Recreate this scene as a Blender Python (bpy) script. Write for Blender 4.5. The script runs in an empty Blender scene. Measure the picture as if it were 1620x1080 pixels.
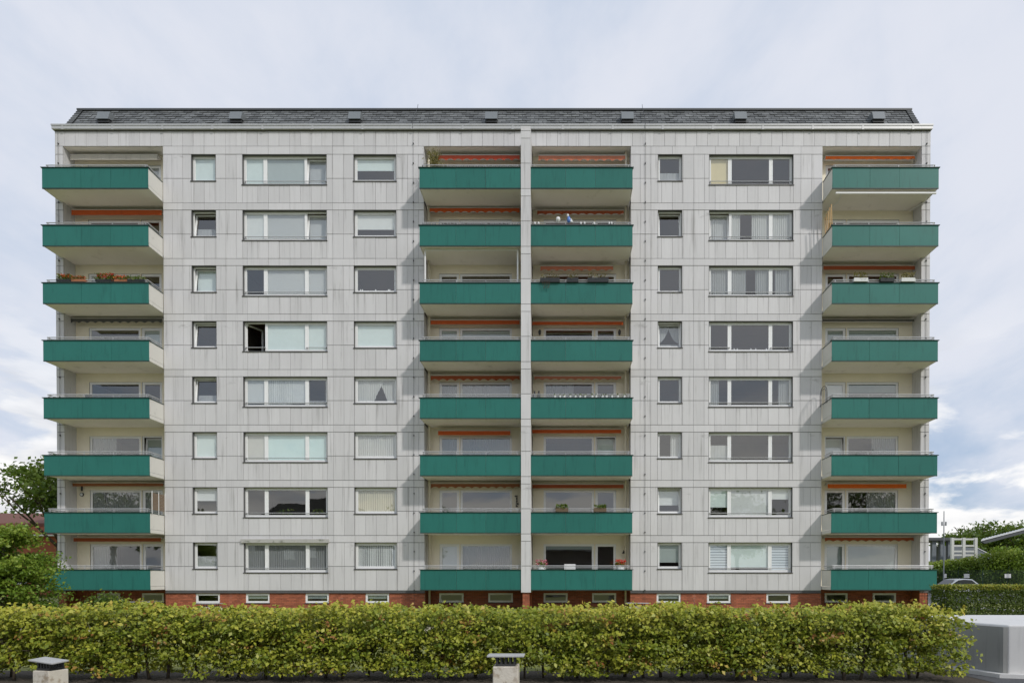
import bpy, math, random
import numpy as np
from mathutils import Vector, Matrix

# ------------------------------------------------------------------ camera, world, sun, exposure
S = bpy.context.scene
COL = S.collection
R = math.radians
rng = random.Random(7)
nrg = np.random.default_rng(11)

cam_d = bpy.data.cameras.new('camera'); cam = bpy.data.objects.new('camera', cam_d); COL.objects.link(cam)
cam.location = (0, -34.2, 1.5); cam.rotation_euler = (R(89.5), 0, 0)
cam_d.sensor_width = 36; cam_d.lens = 23.64
cam_d.shift_x = -79/1620; cam_d.shift_y = 383.6/1620
cam_d.clip_start = .1; cam_d.clip_end = 4000
S.camera = cam

SUN_DIR = Vector((1.15, -1.2, 1.33)).normalized()          # towards the sun
SUN_EL = math.asin(SUN_DIR.z); SUN_ROT = math.atan2(SUN_DIR.x, SUN_DIR.y)
sun_d = bpy.data.lights.new('sun', 'SUN'); sun = bpy.data.objects.new('sun', sun_d); COL.objects.link(sun)
sun_d.energy = 2.0; sun_d.angle = R(3.0); sun_d.color = (1, .96, .91)
sun.rotation_euler = (-SUN_DIR).to_track_quat('-Z', 'Y').to_euler(); sun.location = (30, -40, 50)

S.view_settings.view_transform = 'Standard'; S.view_settings.look = 'None'
S.view_settings.exposure = 0.0; S.view_settings.gamma = 1.0; S.view_settings.use_curve_mapping = False
S.cycles.max_bounces = 8; S.cycles.transparent_max_bounces = 12
S.cycles.sample_clamp_indirect = 6

W = bpy.data.worlds.new('World'); S.world = W; W.use_nodes = True

class NT:
    """tiny node helper"""
    def __init__(self, tree): self.t = tree; tree.nodes.clear()
    def n(self, typ, **kw):
        nd = self.t.nodes.new(typ)
        for k, v in kw.items():
            if k == 'i':
                for a, b in v.items():
                    s = nd.inputs[a]
                    if isinstance(b, bpy.types.NodeSocket): self.t.links.new(b, s)
                    else: s.default_value = b
            else: setattr(nd, k, v)
        return nd
    def math(self, op, a, b=0.0, c=0.0, clamp=False):
        nd = self.n('ShaderNodeMath', operation=op, use_clamp=clamp, i={0: a, 1: b, 2: c}); return nd.outputs[0]
    def mix(self, f, a, b, mode='MIX'):
        nd = self.n('ShaderNodeMix', data_type='RGBA', blend_type=mode); nd.clamp_factor = True
        for idx, v in ((0, f), (6, a), (7, b)):
            if isinstance(v, bpy.types.NodeSocket): self.t.links.new(v, nd.inputs[idx])
            else: nd.inputs[idx].default_value = v if idx == 0 else (tuple(v)+(1,))[:4]
        return nd.outputs[2]
    def ramp(self, f, p0, p1):
        nd = self.n('ShaderNodeMapRange', interpolation_type='SMOOTHSTEP', i={0: f, 1: p0, 2: p1}); return nd.outputs[0]
    def noise(self, vec, scale, detail=4, rough=.55, dist=0.0):
        nd = self.n('ShaderNodeTexNoise', i={'Scale': scale, 'Detail': detail, 'Roughness': rough, 'Distortion': dist})
        if vec is not None: self.t.links.new(vec, nd.inputs['Vector'])
        return nd.outputs[0]

def build_world():
    g = NT(W.node_tree)
    out = g.n('ShaderNodeOutputWorld'); bg = g.n('ShaderNodeBackground'); bg.inputs[1].default_value = .1
    g.t.links.new(bg.outputs[0], out.inputs[0])
    sky = g.n('ShaderNodeTexSky', sky_type='NISHITA'); sky.sun_disc = False
    sky.sun_elevation = SUN_EL; sky.sun_rotation = SUN_ROT; sky.air_density = 1.0; sky.dust_density = 1.5; sky.ozone_density = 1.5
    tc = g.n('ShaderNodeTexCoord'); d = tc.outputs['Generated']
    sep = g.n('ShaderNodeSeparateXYZ', i={0: d}); x, y, z = sep.outputs
    zz = g.math('ADD', g.math('MAXIMUM', z, 0.0), .22)
    px = g.math('DIVIDE', x, zz); py = g.math('DIVIDE', y, zz)
    pl = g.n('ShaderNodeCombineXYZ', i={0: px, 1: py, 2: .3}).outputs[0]
    mp = g.n('ShaderNodeMapping', i={'Vector': pl, 'Rotation': (0, 0, .5), 'Scale': (1.0, .55, 1)}).outputs[0]
    # high veil of stratus
    n1 = g.noise(mp, 1.15, 6, .55, .5)
    n2 = g.noise(mp, 3.4, 6, .6, .4)
    veil_c = g.mix(g.ramp(g.math('ADD', g.math('MULTIPLY', n1, .65), g.math('MULTIPLY', n2, .35)), .38, .62),
                   (5.4, 6.3, 7.8), (7.9, 8.15, 8.95))
    cover = g.ramp(g.math('ADD', n1, g.math('MULTIPLY', z, .55)), .36, .62)
    base = g.mix(.45, sky.outputs[0], (4.3, 6.1, 9.2))
    col = g.mix(g.math('MULTIPLY', cover, .92), base, veil_c)
    # cumulus towards the horizon
    m2 = g.n('ShaderNodeMapping', i={'Vector': d, 'Scale': (3.2, 3.2, 10.5), 'Location': (.35, 1.7, .2)}).outputs[0]
    c1 = g.noise(m2, 1.25, 8, .56, .25)
    m3 = g.n('ShaderNodeMapping', i={'Vector': d, 'Scale': (3.2, 3.2, 10.5), 'Location': (.35, 1.7, .75)}).outputs[0]
    c2 = g.noise(m3, 1.25, 5, .56, .25)          # the same cloud a little higher: bottoms go grey
    low = g.math('SUBTRACT', 1.0, g.ramp(z, .10, .36))
    cm = g.math('MULTIPLY', g.ramp(c1, .45, .53), low)
    cc = g.mix(g.ramp(c2, .44, .64), (10.4, 10.3, 10.2), (6.6, 6.8, 7.3))
    col = g.mix(g.math('MULTIPLY', cm, .95), col, cc)
    g.t.links.new(col, bg.inputs[0])
build_world()

# ------------------------------------------------------------------ materials
MATS = {}
def pm(name, col, rough=.6, var=.10, scale=4.0, bump=0.0, metal=0.0, spec=.5, tone=0.0, dirt=None, streak=0.0, trans=0.0, alpha=0.0, bscale=None):
    """procedural principled material: value noise, optional streaks, per piece tone, translucency"""
    m = bpy.data.materials.new(name); m.use_nodes = True; g = NT(m.node_tree)
    out = g.n('ShaderNodeOutputMaterial'); b = g.n('ShaderNodeBsdfPrincipled')
    b.inputs['Roughness'].default_value = rough; b.inputs['Metallic'].default_value = metal
    b.inputs['Specular IOR Level'].default_value = spec
    geo = g.n('ShaderNodeNewGeometry'); pos = geo.outputs['Position']
    f = g.noise(pos, scale, 5, .6)
    k = g.math('MULTIPLY_ADD', f, 2*var, 1-var)
    if tone:
        at = g.n('ShaderNodeAttribute', attribute_name='tone'); oi = g.n('ShaderNodeObjectInfo')
        tt = g.math('FRACT', g.math('ADD', at.outputs['Fac'], oi.outputs['Random']))
        k = g.math('MULTIPLY', k, g.math('MULTIPLY_ADD', tt, tone, 1-tone/2))
    if streak:
        mp = g.n('ShaderNodeMapping', i={'Vector': pos, 'Scale': (5, 5, .55)}).outputs[0]
        s = g.ramp(g.noise(mp, 1.6, 5, .62), .50, .74)
        k = g.math('MULTIPLY', k, g.math('MULTIPLY_ADD', s, -streak, 1))
    c = g.mix(1.0, col, g.n('ShaderNodeCombineColor', i={0: k, 1: k, 2: k}).outputs[0], 'MULTIPLY')
    if dirt:
        dn = g.ramp(g.noise(pos, dirt[1], 6, .65), dirt[2], dirt[2]+.2)
        c = g.mix(g.math('MULTIPLY', dn, dirt[3]), c, dirt[0])
    g.t.links.new(c, b.inputs['Base Color'])
    if bump:
        bp = g.n('ShaderNodeBump', i={'Strength': bump, 'Distance': .02, 'Height': g.noise(pos, bscale or scale*6, 4, .6)})
        g.t.links.new(bp.outputs[0], b.inputs['Normal'])
    sh = b.outputs[0]
    if trans:
        t = g.n('ShaderNodeBsdfTranslucent'); g.t.links.new(c, t.inputs[0])
        mx = g.n('ShaderNodeMixShader', i={0: trans, 1: sh, 2: t.outputs[0]}); sh = mx.outputs[0]
    if alpha:
        t = g.n('ShaderNodeBsdfTransparent')
        mx = g.n('ShaderNodeMixShader', i={0: alpha, 1: sh, 2: t.outputs[0]}); sh = mx.outputs[0]
    g.t.links.new(sh, out.inputs[0])
    MATS[name] = m
    return m

def cladding_mat():
    m = bpy.data.materials.new('fibre_cement_cladding'); m.use_nodes = True; g = NT(m.node_tree)
    out = g.n('ShaderNodeOutputMaterial'); b = g.n('ShaderNodeBsdfPrincipled'); b.inputs['Roughness'].default_value = .62
    pos = g.n('ShaderNodeNewGeometry').outputs['Position']
    sep = g.n('ShaderNodeSeparateXYZ', i={0: pos}); z = sep.outputs[2]
    at = g.n('ShaderNodeAttribute', attribute_name='tone'); oi = g.n('ShaderNodeObjectInfo')
    tt = g.math('FRACT', g.math('ADD', at.outputs['Fac'], oi.outputs['Random']))
    k = g.math('MULTIPLY_ADD', tt, .12, .94)
    k = g.math('MULTIPLY', k, g.math('MULTIPLY_ADD', g.noise(pos, .55, 4, .55), .16, .92))
    # fine vertical weathering of every sheet
    mp = g.n('ShaderNodeMapping', i={'Vector': pos, 'Scale': (9, 9, .35)}).outputs[0]
    k = g.math('MULTIPLY', k, g.math('MULTIPLY_ADD', g.noise(mp, 1.3, 5, .6), .14, .93))
    # rain streaks that start at the string course above each storey and at the sills
    ph = g.math('MODULO', g.math('ADD', z, 100*2.8-3.32), 2.8)     # 0 at window head, 2.44..2.8 = string course
    mps = g.n('ShaderNodeMapping', i={'Vector': pos, 'Scale': (3.4, 3.4, .16), 'Location': (3, 0, 0)}).outputs[0]
    st = g.ramp(g.noise(mps, 1.5, 6, .66), .51, .72)
    fade1 = g.ramp(ph, .35, 1.45)                                   # run below the sills
    fade2 = g.ramp(g.math('ABSOLUTE', g.math('SUBTRACT', ph, 2.55)), .32, .02)
    blot = g.ramp(g.noise(g.n('ShaderNodeMapping', i={'Vector': pos, 'Scale': (1.0, 1, 2.2)}).outputs[0], .9, 6, .68), .56, .74)
    a = g.math('MAXIMUM', g.math('MULTIPLY', st, g.math('MULTIPLY_ADD', fade1, .5, .25)), g.math('MULTIPLY', blot, fade2))
    a = g.math('MULTIPLY', a, .68)
    base = g.n('ShaderNodeCombineColor', i={0: g.math('MULTIPLY', k, .625), 1: g.math('MULTIPLY', k, .612), 2: g.math('MULTIPLY', k, .612)}).outputs[0]
    c = g.mix(a, base, (.19, .18, .165))
    g.t.links.new(c, b.inputs['Base Color'])
    bp = g.n('ShaderNodeBump', i={'Strength': .12, 'Distance': .01, 'Height': g.noise(pos, 40, 3, .6)}); g.t.links.new(bp.outputs[0], b.inputs['Normal'])
    g.t.links.new(b.outputs[0], out.inputs[0]); return m

def glass_mat(name='window_glass', tint=(.96, .985, .98), boost=2.6):
    m = bpy.data.materials.new(name); m.use_nodes = True; g = NT(m.node_tree)
    out = g.n('ShaderNodeOutputMaterial')
    pos = g.n('ShaderNodeNewGeometry').outputs['Position']; oi = g.n('ShaderNodeObjectInfo')
    off = g.n('ShaderNodeVectorMath', operation='ADD', i={0: pos, 1: g.n('ShaderNodeCombineXYZ', i={0: g.math('MULTIPLY', oi.outputs['Random'], 50)}).outputs[0]}).outputs[0]
    bp = g.n('ShaderNodeBump', i={'Strength': .05, 'Distance': .02, 'Height': g.noise(off, 1.6, 2, .5)})
    gl = g.n('ShaderNodeBsdfGlossy', i={'Roughness': .015, 'Color': (.97, .96, .93, 1)}); g.t.links.new(bp.outputs[0], gl.inputs['Normal'])
    tr = g.n('ShaderNodeBsdfTransparent', i={0: tint+(1,)})
    geo = g.n('ShaderNodeNewGeometry')
    cs = g.math('ABSOLUTE', g.n('ShaderNodeVectorMath', operation='DOT_PRODUCT', i={0: geo.outputs['Normal'], 1: geo.outputs['Incoming']}).outputs['Value'])
    fr = g.math('MULTIPLY_ADD', g.math('POWER', g.math('SUBTRACT', 1.0, cs), 5.0), .9, .05)
    fac = g.math('MULTIPLY', fr, boost, clamp=True); fac = g.math('ADD', fac, .035, clamp=True)
    mx = g.n('ShaderNodeMixShader', i={0: fac, 1: tr.outputs[0], 2: gl.outputs[0]})
    g.t.links.new(mx.outputs[0], out.inputs[0]); return m

def leaf_mat(name, stops, rough=.45, trans=.35):
    m = bpy.data.materials.new(name); m.use_nodes = True; g = NT(m.node_tree)
    out = g.n('ShaderNodeOutputMaterial'); b = g.n('ShaderNodeBsdfPrincipled'); b.inputs['Roughness'].default_value = rough
    b.inputs['Specular IOR Level'].default_value = .35
    at = g.n('ShaderNodeAttribute', attribute_name='tone')
    cr = g.n('ShaderNodeValToRGB'); g.t.links.new(at.outputs['Fac'], cr.inputs[0])
    el = cr.color_ramp.elements
    while len(el) < len(stops): el.new(.5)
    for e, (p, c) in zip(el, stops): e.position = p; e.color = tuple(c)+(1,)
    g.t.links.new(cr.outputs[0], b.inputs['Base Color'])
    t = g.n('ShaderNodeBsdfTranslucent'); g.t.links.new(g.mix(.5, cr.outputs[0], (.22, .28, .02)), t.inputs[0])
    mx = g.n('ShaderNodeMixShader', i={0: trans, 1: b.outputs[0], 2: t.outputs[0]}); g.t.links.new(mx.outputs[0], out.inputs[0])
    MATS[name] = m; return m

M_CLAD = cladding_mat()
M_GLASS = glass_mat()
M_JOINT = pm('joint_backing', (.13, .13, .13), .9, .2, 3)
M_REVEAL = pm('dark_window_reveal', (.10, .10, .10), .6, .15, 5)
M_FRAME = pm('white_window_frame', (.86, .86, .85), .35, .05, 5, dirt=((.35, .34, .31), 7, .58, .35))
M_SILL = pm('dark_metal_sill', (.09, .085, .08), .5, .2, 5, metal=.3)
M_RAILW = pm('galvanised_bar', (.52, .52, .52), .4, .15, 8, metal=.35)
M_GREEN = pm('green_parapet_sheet', (.023, .158, .132), .46, .12, .9, spec=.3, tone=.13, streak=.20, bump=.015, bscale=5)
M_GREEND = pm('dark_green_metal_trim', (.018, .05, .045), .45, .2, 4)
M_SOFFIT = pm('painted_concrete_soffit', (.80, .765, .70), .8, .06, 1.2, dirt=((.42, .39, .33), 1.6, .56, .4), bump=.05)
M_SIDE = pm('beige_side_sheet', (.68, .66, .61), .6, .06, 2, dirt=((.30, .29, .26), 2.5, .58, .5))
M_CREAM = pm('cream_render', (.88, .81, .64), .85, .06, 1.4, dirt=((.45, .40, .30), 2.0, .60, .3), bump=.1, bscale=60)
M_ALC = pm('grey_side_cladding', (.54, .54, .54), .7, .10, 1.2, streak=.2)
M_METAL = pm('light_metal_cornice', (.50, .50, .49), .42, .08, 1.2, metal=.25, streak=.12)
M_ROOFD = pm('dark_roof_flashing', (.075, .08, .085), .5, .2, 2)
M_SLATE = pm('slate_shingle', (.125, .13, .13), .62, .30, 2.2, tone=.7, dirt=((.36, .37, .36), 2.2, .54, .5), streak=.2)
M_BRICK = pm('red_brick', (.37, .115, .060), .85, .16, 6, tone=.45, bump=.2, dirt=((.20, .08, .05), 2.2, .58, .45))
M_MORTAR = pm('mortar', (.30, .24, .20), .9, .15, 9)
M_PIPE = pm('cream_downpipe', (.66, .60, .47), .5, .08, 3)
M_STEEL = pm('dark_steel', (.06, .06, .06), .5, .2, 6, metal=.4)
M_INT = pm('interior_plaster', (.42, .40, .37), .9, .05, 2)
M_INTF = pm('interior_floor', (.20, .13, .08), .6, .2, 3)
M_WHITE = pm('white_plastic', (.78, .78, .77), .4, .05, 5)
M_CONC = pm('pale_concrete', (.62, .57, .48), .85, .14, 6, dirt=((.26, .18, .10), 7, .50, .75), bump=.3)
M_SLABG = pm('grey_fibre_slab', (.42, .42, .41), .8, .18, 6, dirt=((.42, .42, .40), 8, .55, .6), bump=.2)
M_WALLW = pm('white_painted_concrete', (.66, .65, .63), .75, .06, 1.5, dirt=((.42, .42, .41), 3.0, .58, .5), streak=.1, bump=.08)
M_BARK = pm('bark', (.085, .065, .045), .9, .3, 9, bump=.4)
M_SOIL = pm('soil', (.075, .06, .045), .95, .4, 5, bump=.6)
# leaves
LM_HEDGE = leaf_mat('beech_leaf', [(0, (.06, .12, .012)), (.35, (.19, .245, .02)), (.68, (.43, .44, .05)), (.86, (.60, .54, .085)), (.95, (.44, .26, .06)), (1, (.28, .10, .04))], trans=.25)
LM_HEDGE2 = leaf_mat('clipped_hedge_leaf', [(0, (.05, .09, .014)), (.5, (.12, .17, .025)), (.8, (.30, .33, .045)), (1, (.48, .43, .07))])
LM_TREE = leaf_mat('tree_leaf', [(0, (.045, .09, .013)), (.5, (.10, .17, .025)), (1, (.20, .26, .04))])
LM_BUSH = leaf_mat('shrub_leaf', [(0, (.07, .14, .02)), (.5, (.19, .30, .035)), (1, (.38, .44, .07))])
LM_POT = leaf_mat('pot_plant_leaf', [(0, (.05, .11, .015)), (.6, (.14, .22, .03)), (1, (.26, .27, .06))])
LM_DRY = leaf_mat('dry_plant_leaf', [(0, (.12, .10, .03)), (.5, (.22, .19, .06)), (1, (.35, .28, .09))])
LM_RED = leaf_mat('red_petal', [(0, (.55, .02, .02)), (.6, (.75, .04, .03)), (1, (.85, .16, .08))], trans=.2)
LM_ORANGE = leaf_mat('orange_petal', [(0, (.45, .06, .02)), (.5, (.8, .10, .04)), (1, (.85, .22, .05))], trans=.2)
LM_PINK = leaf_mat('pink_petal', [(0, (.75, .08, .18)), (.6, (.8, .25, .35)), (1, (.9, .6, .62))], trans=.2)
LM_WHITE = leaf_mat('white_petal', [(0, (.6, .6, .58)), (1, (.85, .85, .84))], trans=.2)

# ------------------------------------------------------------------ mesh helpers
class MB:
    def __init__(self): self.v = []; self.f = []
    def quad(self, a, b, c, d):
        n = len(self.v); self.v += [a, b, c, d]; self.f.append((n, n+1, n+2, n+3)); return self
    def box(self, x0, x1, y0, y1, z0, z1):
        n = len(self.v)
        self.v += [(x0, y0, z0), (x1, y0, z0), (x1, y1, z0), (x0, y1, z0), (x0, y0, z1), (x1, y0, z1), (x1, y1, z1), (x0, y1, z1)]
        self.f += [tuple(n+i for i in q) for q in ((0, 3, 2, 1), (4, 5, 6, 7), (0, 1, 5, 4), (1, 2, 6, 5), (2, 3, 7, 6), (3, 0, 4, 7))]
        return self
    def ring(self, x0, x1, z0, z1, w, y0, y1):      # rectangular frame
        self.box(x0, x1, y0, y1, z0, z0+w); self.box(x0, x1, y0, y1, z1-w, z1)
        self.box(x0, x0+w, y0, y1, z0+w, z1-w); self.box(x1-w, x1, y0, y1, z0+w, z1-w); return self
    def tube(self, pts, r, n=6, r1=None):
        pts = [Vector(p) for p in pts]; rings = []
        for i, p in enumerate(pts):
            t = (pts[min(i+1, len(pts)-1)]-pts[max(i-1, 0)]).normalized()
            a = t.orthogonal() if abs(t.z) > .95 else t.cross(Vector((0, 0, 1)))
            a.normalize(); b = t.cross(a)
            rr = r if r1 is None else r+(r1-r)*i/max(1, len(pts)-1)
            rings.append([len(self.v)+k for k in range(n)])
            for k in range(n):
                w = 2*math.pi*k/n; self.v.append(tuple(p+(a*math.cos(w)+b*math.sin(w))*rr))
        for i in range(len(rings)-1):
            for k in range(n):
                self.f.append((rings[i][k], rings[i][(k+1) % n], rings[i+1][(k+1) % n], rings[i+1][k]))
        self.f.append(tuple(reversed(rings[0]))); self.f.append(tuple(rings[-1])); return self
    def lathe(self, prof, n=12, c=(0, 0, 0)):
        rings = []
        for r, z in prof:
            rings.append([len(self.v)+k for k in range(n)])
            for k in range(n):
                w = 2*math.pi*k/n; self.v.append((c[0]+r*math.cos(w), c[1]+r*math.sin(w), c[2]+z))
        for i in range(len(rings)-1):
            for k in range(n): self.f.append((rings[i][k], rings[i][(k+1) % n], rings[i+1][(k+1) % n], rings[i+1][k]))
        self.f.append(tuple(reversed(rings[0]))); self.f.append(tuple(rings[-1])); return self
    def prism(self, poly, a, b, axis='y'):           # poly in the other two axes
        n = len(poly); s = len(self.v)
        for t in (a, b):
            for p, q in poly:
                self.v.append({'y': (p, t, q), 'x': (t, p, q), 'z': (p, q, t)}[axis])
        self.f.append(tuple(range(s, s+n))); self.f.append(tuple(reversed(range(s+n, s+2*n))))
        for i in range(n):
            j = (i+1) % n; self.f.append((s+i, s+n+i, s+n+j, s+j))
        return self
    def mesh(self, name, mat, tone=None, smooth=False):
        me = bpy.data.meshes.new(name); me.from_pydata(self.v, [], self.f)
        me.materials.append(mat)
        if tone is not None:
            at = me.attributes.new('tone', 'FLOAT', 'FACE'); at.data.foreach_set('value', np.asarray(tone, dtype=np.float32))
        if smooth: me.polygons.foreach_set('use_smooth', [True]*len(me.polygons))
        me.update(); return me

def link(name, me, parent=None, loc=(0, 0, 0), rot=(0, 0, 0)):
    o = bpy.data.objects.new(name, me); COL.objects.link(o); o.parent = parent; o.location = loc; o.rotation_euler = rot; return o
CACHE = {}
def cached(key, fn):
    if key not in CACHE: CACHE[key] = fn()
    return CACHE[key]
def bevel(o, w, seg=2):
    md = o.modifiers.new('bevel', 'BEVEL'); md.width = w; md.segments = seg; md.limit_method = 'ANGLE'; return o
def tag(o, label, cat, group=None, kind=None):
    o['label'] = label; o['category'] = cat
    if group: o['group'] = group
    if kind: o['kind'] = kind
    return o
def struct(o, label=None):
    o['kind'] = 'structure'
    if label: o['label'] = label
    return o
def empty(name, loc=(0, 0, 0), rot=(0, 0, 0)):
    o = link(name, None, None, loc, rot); o.empty_display_size = .3; return o

def leaf_mesh(name, P, size, mat, normal=None, spread=1.0, aspect=.62, tone=None, fold=.18):
    """one quad per leaf, slightly folded; P (N,3); normal (N,3) preferred facing"""
    N = len(P)
    nv = nrg.normal(size=(N, 3)) * spread
    if normal is not None: nv = nv + normal
    nv /= np.linalg.norm(nv, axis=1, keepdims=True)+1e-9
    a = np.cross(nv, nrg.normal(size=(N, 3))); a /= np.linalg.norm(a, axis=1, keepdims=True)+1e-9
    b = np.cross(nv, a)
    s = (size*nrg.uniform(.5, 1.45, N))[:, None]
    V = np.empty((N, 4, 3))
    V[:, 0] = P - a*s*.5
    V[:, 1] = P + b*s*aspect*.5 + nv*s*fold - a*s*.06
    V[:, 2] = P + a*s*.5
    V[:, 3] = P - b*s*aspect*.5 + nv*s*fold - a*s*.06
    me = bpy.data.meshes.new(name)
    me.vertices.add(N*4); me.vertices.foreach_set('co', V.reshape(-1).astype(np.float32))
    me.loops.add(N*4); me.loops.foreach_set('vertex_index', np.arange(N*4, dtype=np.int32))
    me.polygons.add(N); me.polygons.foreach_set('loop_start', np.arange(0, N*4, 4, dtype=np.int32))
    me.polygons.foreach_set('loop_total', np.full(N, 4, dtype=np.int32))
    if tone is None: tone = nrg.random(N)
    at = me.attributes.new('tone', 'FLOAT', 'FACE'); at.data.foreach_set('value', np.asarray(tone, dtype=np.float32))
    me.materials.append(mat); me.update(calc_edges=True); return me

# ------------------------------------------------------------------ photo scale of the building's planes
F = 31.29; P_OUT = 1.2; REC = .84
def WX(p): return (p-889)/F
def WZ(p): return 1.5+(914-p)/F
def FX(p): return (p-889)/32.44
def RX(p): return (p-889)/30.53
def RZ(p): return 1.5+(914-p)/30.53
ST = 2.8                                  # storey height
XL, XR = WX(86.5), WX(1472.5)             # outer edges
A0, A1 = WX(99), WX(257.5)                # left recess
B0, B1 = WX(670.5), -2.0                  # middle recess, left of the fin
C0, C1 = -1.526, WX(998)
D0, D1 = WX(1301.5), WX(1458.5)           # right recess
Z_CL = .78                                # cladding starts
Z_REC = 23.33                             # top of recesses
Z_TOP = 24.07
ROWN = ['lowest floor', 'second floor', 'third floor', 'fourth floor', 'fifth floor', 'sixth floor', 'seventh floor', 'top floor']
def zb(r): return .93+ST*r                # parapet bottom / soffit
def zwin(r): return 3.32+ST*r             # head of windows

# ------------------------------------------------------------------ ground
def ground():
    m = bpy.data.materials.new('lawn_ground'); m.use_nodes = True; g = NT(m.node_tree)
    out = g.n('ShaderNodeOutputMaterial'); b = g.n('ShaderNodeBsdfPrincipled'); b.inputs['Roughness'].default_value = .9
    pos = g.n('ShaderNodeNewGeometry').outputs['Position']
    n = g.noise(pos, .6, 6, .65); n2 = g.noise(pos, 14, 4, .7)
    c = g.mix(g.ramp(n, .35, .65), (.12, .155, .03), (.20, .215, .05)); c = g.mix(g.ramp(n2, .3, .75), c, (.26, .265, .075))
    g.t.links.new(c, b.inputs['Base Color'])
    bp = g.n('ShaderNodeBump', i={'Strength': .7, 'Distance': .05, 'Height': n2}); g.t.links.new(bp.outputs[0], b.inputs['Normal'])
    g.t.links.new(b.outputs[0], out.inputs[0])
    struct(link('ground', MB().quad((-1500, -1500, 0), (1500, -1500, 0), (1500, 1500, 0), (-1500, 1500, 0)).mesh('ground', m)))
    asph = pm('asphalt', (.075, .076, .08), .85, .2, 3, bump=.3, dirt=((.13, .13, .13), .7, .5, .6))
    struct(link('road', MB().quad((20.5, 6, .004), (120, 6, .004), (120, 34, .004), (20.5, 34, .004)).mesh('road', asph)))
    struct(link('pavement', MB().box(19.2, 20.5, -8, 40, -.2, .10).mesh('pavement', pm('paving_concrete', (.30, .29, .28), .9, .15, 3))))
    struct(link('planting_bed', MB().quad((-24, -25.4, .004), (6.25, -25.4, .004), (6.25, -23.3, .004), (-24, -23.3, .004)).mesh('bed', M_SOIL)))
    struct(link('drive', MB().quad((-40, -60, .006), (40, -60, .006), (40, -25.6, .006), (-40, -25.6, .006)).mesh('drive', asph)))
    # ramp floor beside the white wall
    struct(link('ramp', MB().quad((6.2, -25.6, .008), (14, -25.6, .008), (14, -23.2, .008), (6.2, -23.2, .008)).mesh('ramp', asph)))
ground()

# ------------------------------------------------------------------ the building
bld = empty('apartment_building', (0, 0, 0))
tag(bld, 'eight storey grey panelled apartment block with green balcony parapets', 'building')

def bpart(name, mb, mat, parent=None, key=None, loc=(0, 0, 0), tone=None, smooth=False):
    return link(name, mb.mesh(name, mat, tone, smooth), parent or bld, loc)

def wall_sheet(mb, x0, x1, z0, z1, y, holes):
    xs = sorted({x0, x1, *[h[0] for h in holes], *[h[1] for h in holes]}); zs = sorted({z0, z1, *[h[2] for h in holes], *[h[3] for h in holes]})
    xs = [x for x in xs if x0 <= x <= x1]; zs = [z for z in zs if z0 <= z <= z1]
    for i in range(len(xs)-1):
        for j in range(len(zs)-1):
            cx, cz = (xs[i]+xs[i+1])/2, (zs[j]+zs[j+1])/2
            if any(h[0] < cx < h[1] and h[2] < cz < h[3] for h in holes): continue
            mb.quad((xs[i], y, zs[j]), (xs[i+1], y, zs[j]), (xs[i+1], y, zs[j+1]), (xs[i], y, zs[j+1]))
    return mb

# ---- window openings on the main facade: (column, x0, x1, height)
WCOL = {'A': (WX(302), WX(341), 1.33), 'B': (WX(383), WX(516.5), 1.52), 'C': (WX(559), WX(626.5), 1.34),
        'D': (WX(1041), WX(1079.5), 1.33), 'E': (WX(1122), WX(1255.5), 1.52)}
HOLES = []
for c, (a, b, h) in WCOL.items():
    for r in range(8): HOLES.append((a, b, zwin(r)-h, zwin(r)))
BASE_F = [(305.5, 343.5), (385, 423), (480, 517.5), (576, 613.5), (1040, 1078.5), (1120.5, 1158), (1215, 1253.5)]
BASE_R = [(150, 186), (221.5, 256), (694, 732.5), (772, 811), (860, 898), (937, 975), (1307, 1343), (1383.5, 1420)]
BASEF = [(WX(a), WX(b), WZ(953), WZ(938.2)) for a, b in BASE_F]
BASER = [(RX(a), RX(b), WZ(952)-.03, WZ(938)) for a, b in BASE_R]

# backing wall behind the cladding
mb = MB(); wall_sheet(mb, A1, B0, Z_CL, Z_REC, .035, HOLES); wall_sheet(mb, C1, D0, Z_CL, Z_REC, .035, HOLES)
wall_sheet(mb, XL, XR, Z_REC, Z_TOP+.1, .035, [])
mb.quad((XL, .035, Z_CL), (A0, .035, Z_CL), (A0, .035, Z_REC), (XL, .035, Z_REC)); mb.quad((D1, .035, Z_CL), (XR, .035, Z_CL), (XR, .035, Z_REC), (D1, .035, Z_REC))
bpart('backing_wall', mb, M_JOINT)
# outer sides, rear and flat roof
mb = MB(); mb.quad((XL, 12, 0), (XL, 0.03, 0), (XL, .03, Z_TOP), (XL, 12, Z_TOP)); bpart('gable_wall', mb, M_CLAD)
mb = MB(); mb.quad((XR, .03, 0), (XR, 12, 0), (XR, 12, Z_TOP), (XR, .03, Z_TOP)); bpart('gable_wall', mb, M_CLAD)
mb = MB(); mb.quad((XR, 12, 0), (XL, 12, 0), (XL, 12, Z_TOP), (XR, 12, Z_TOP)); bpart('rear_wall', mb, M_CLAD)

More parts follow.
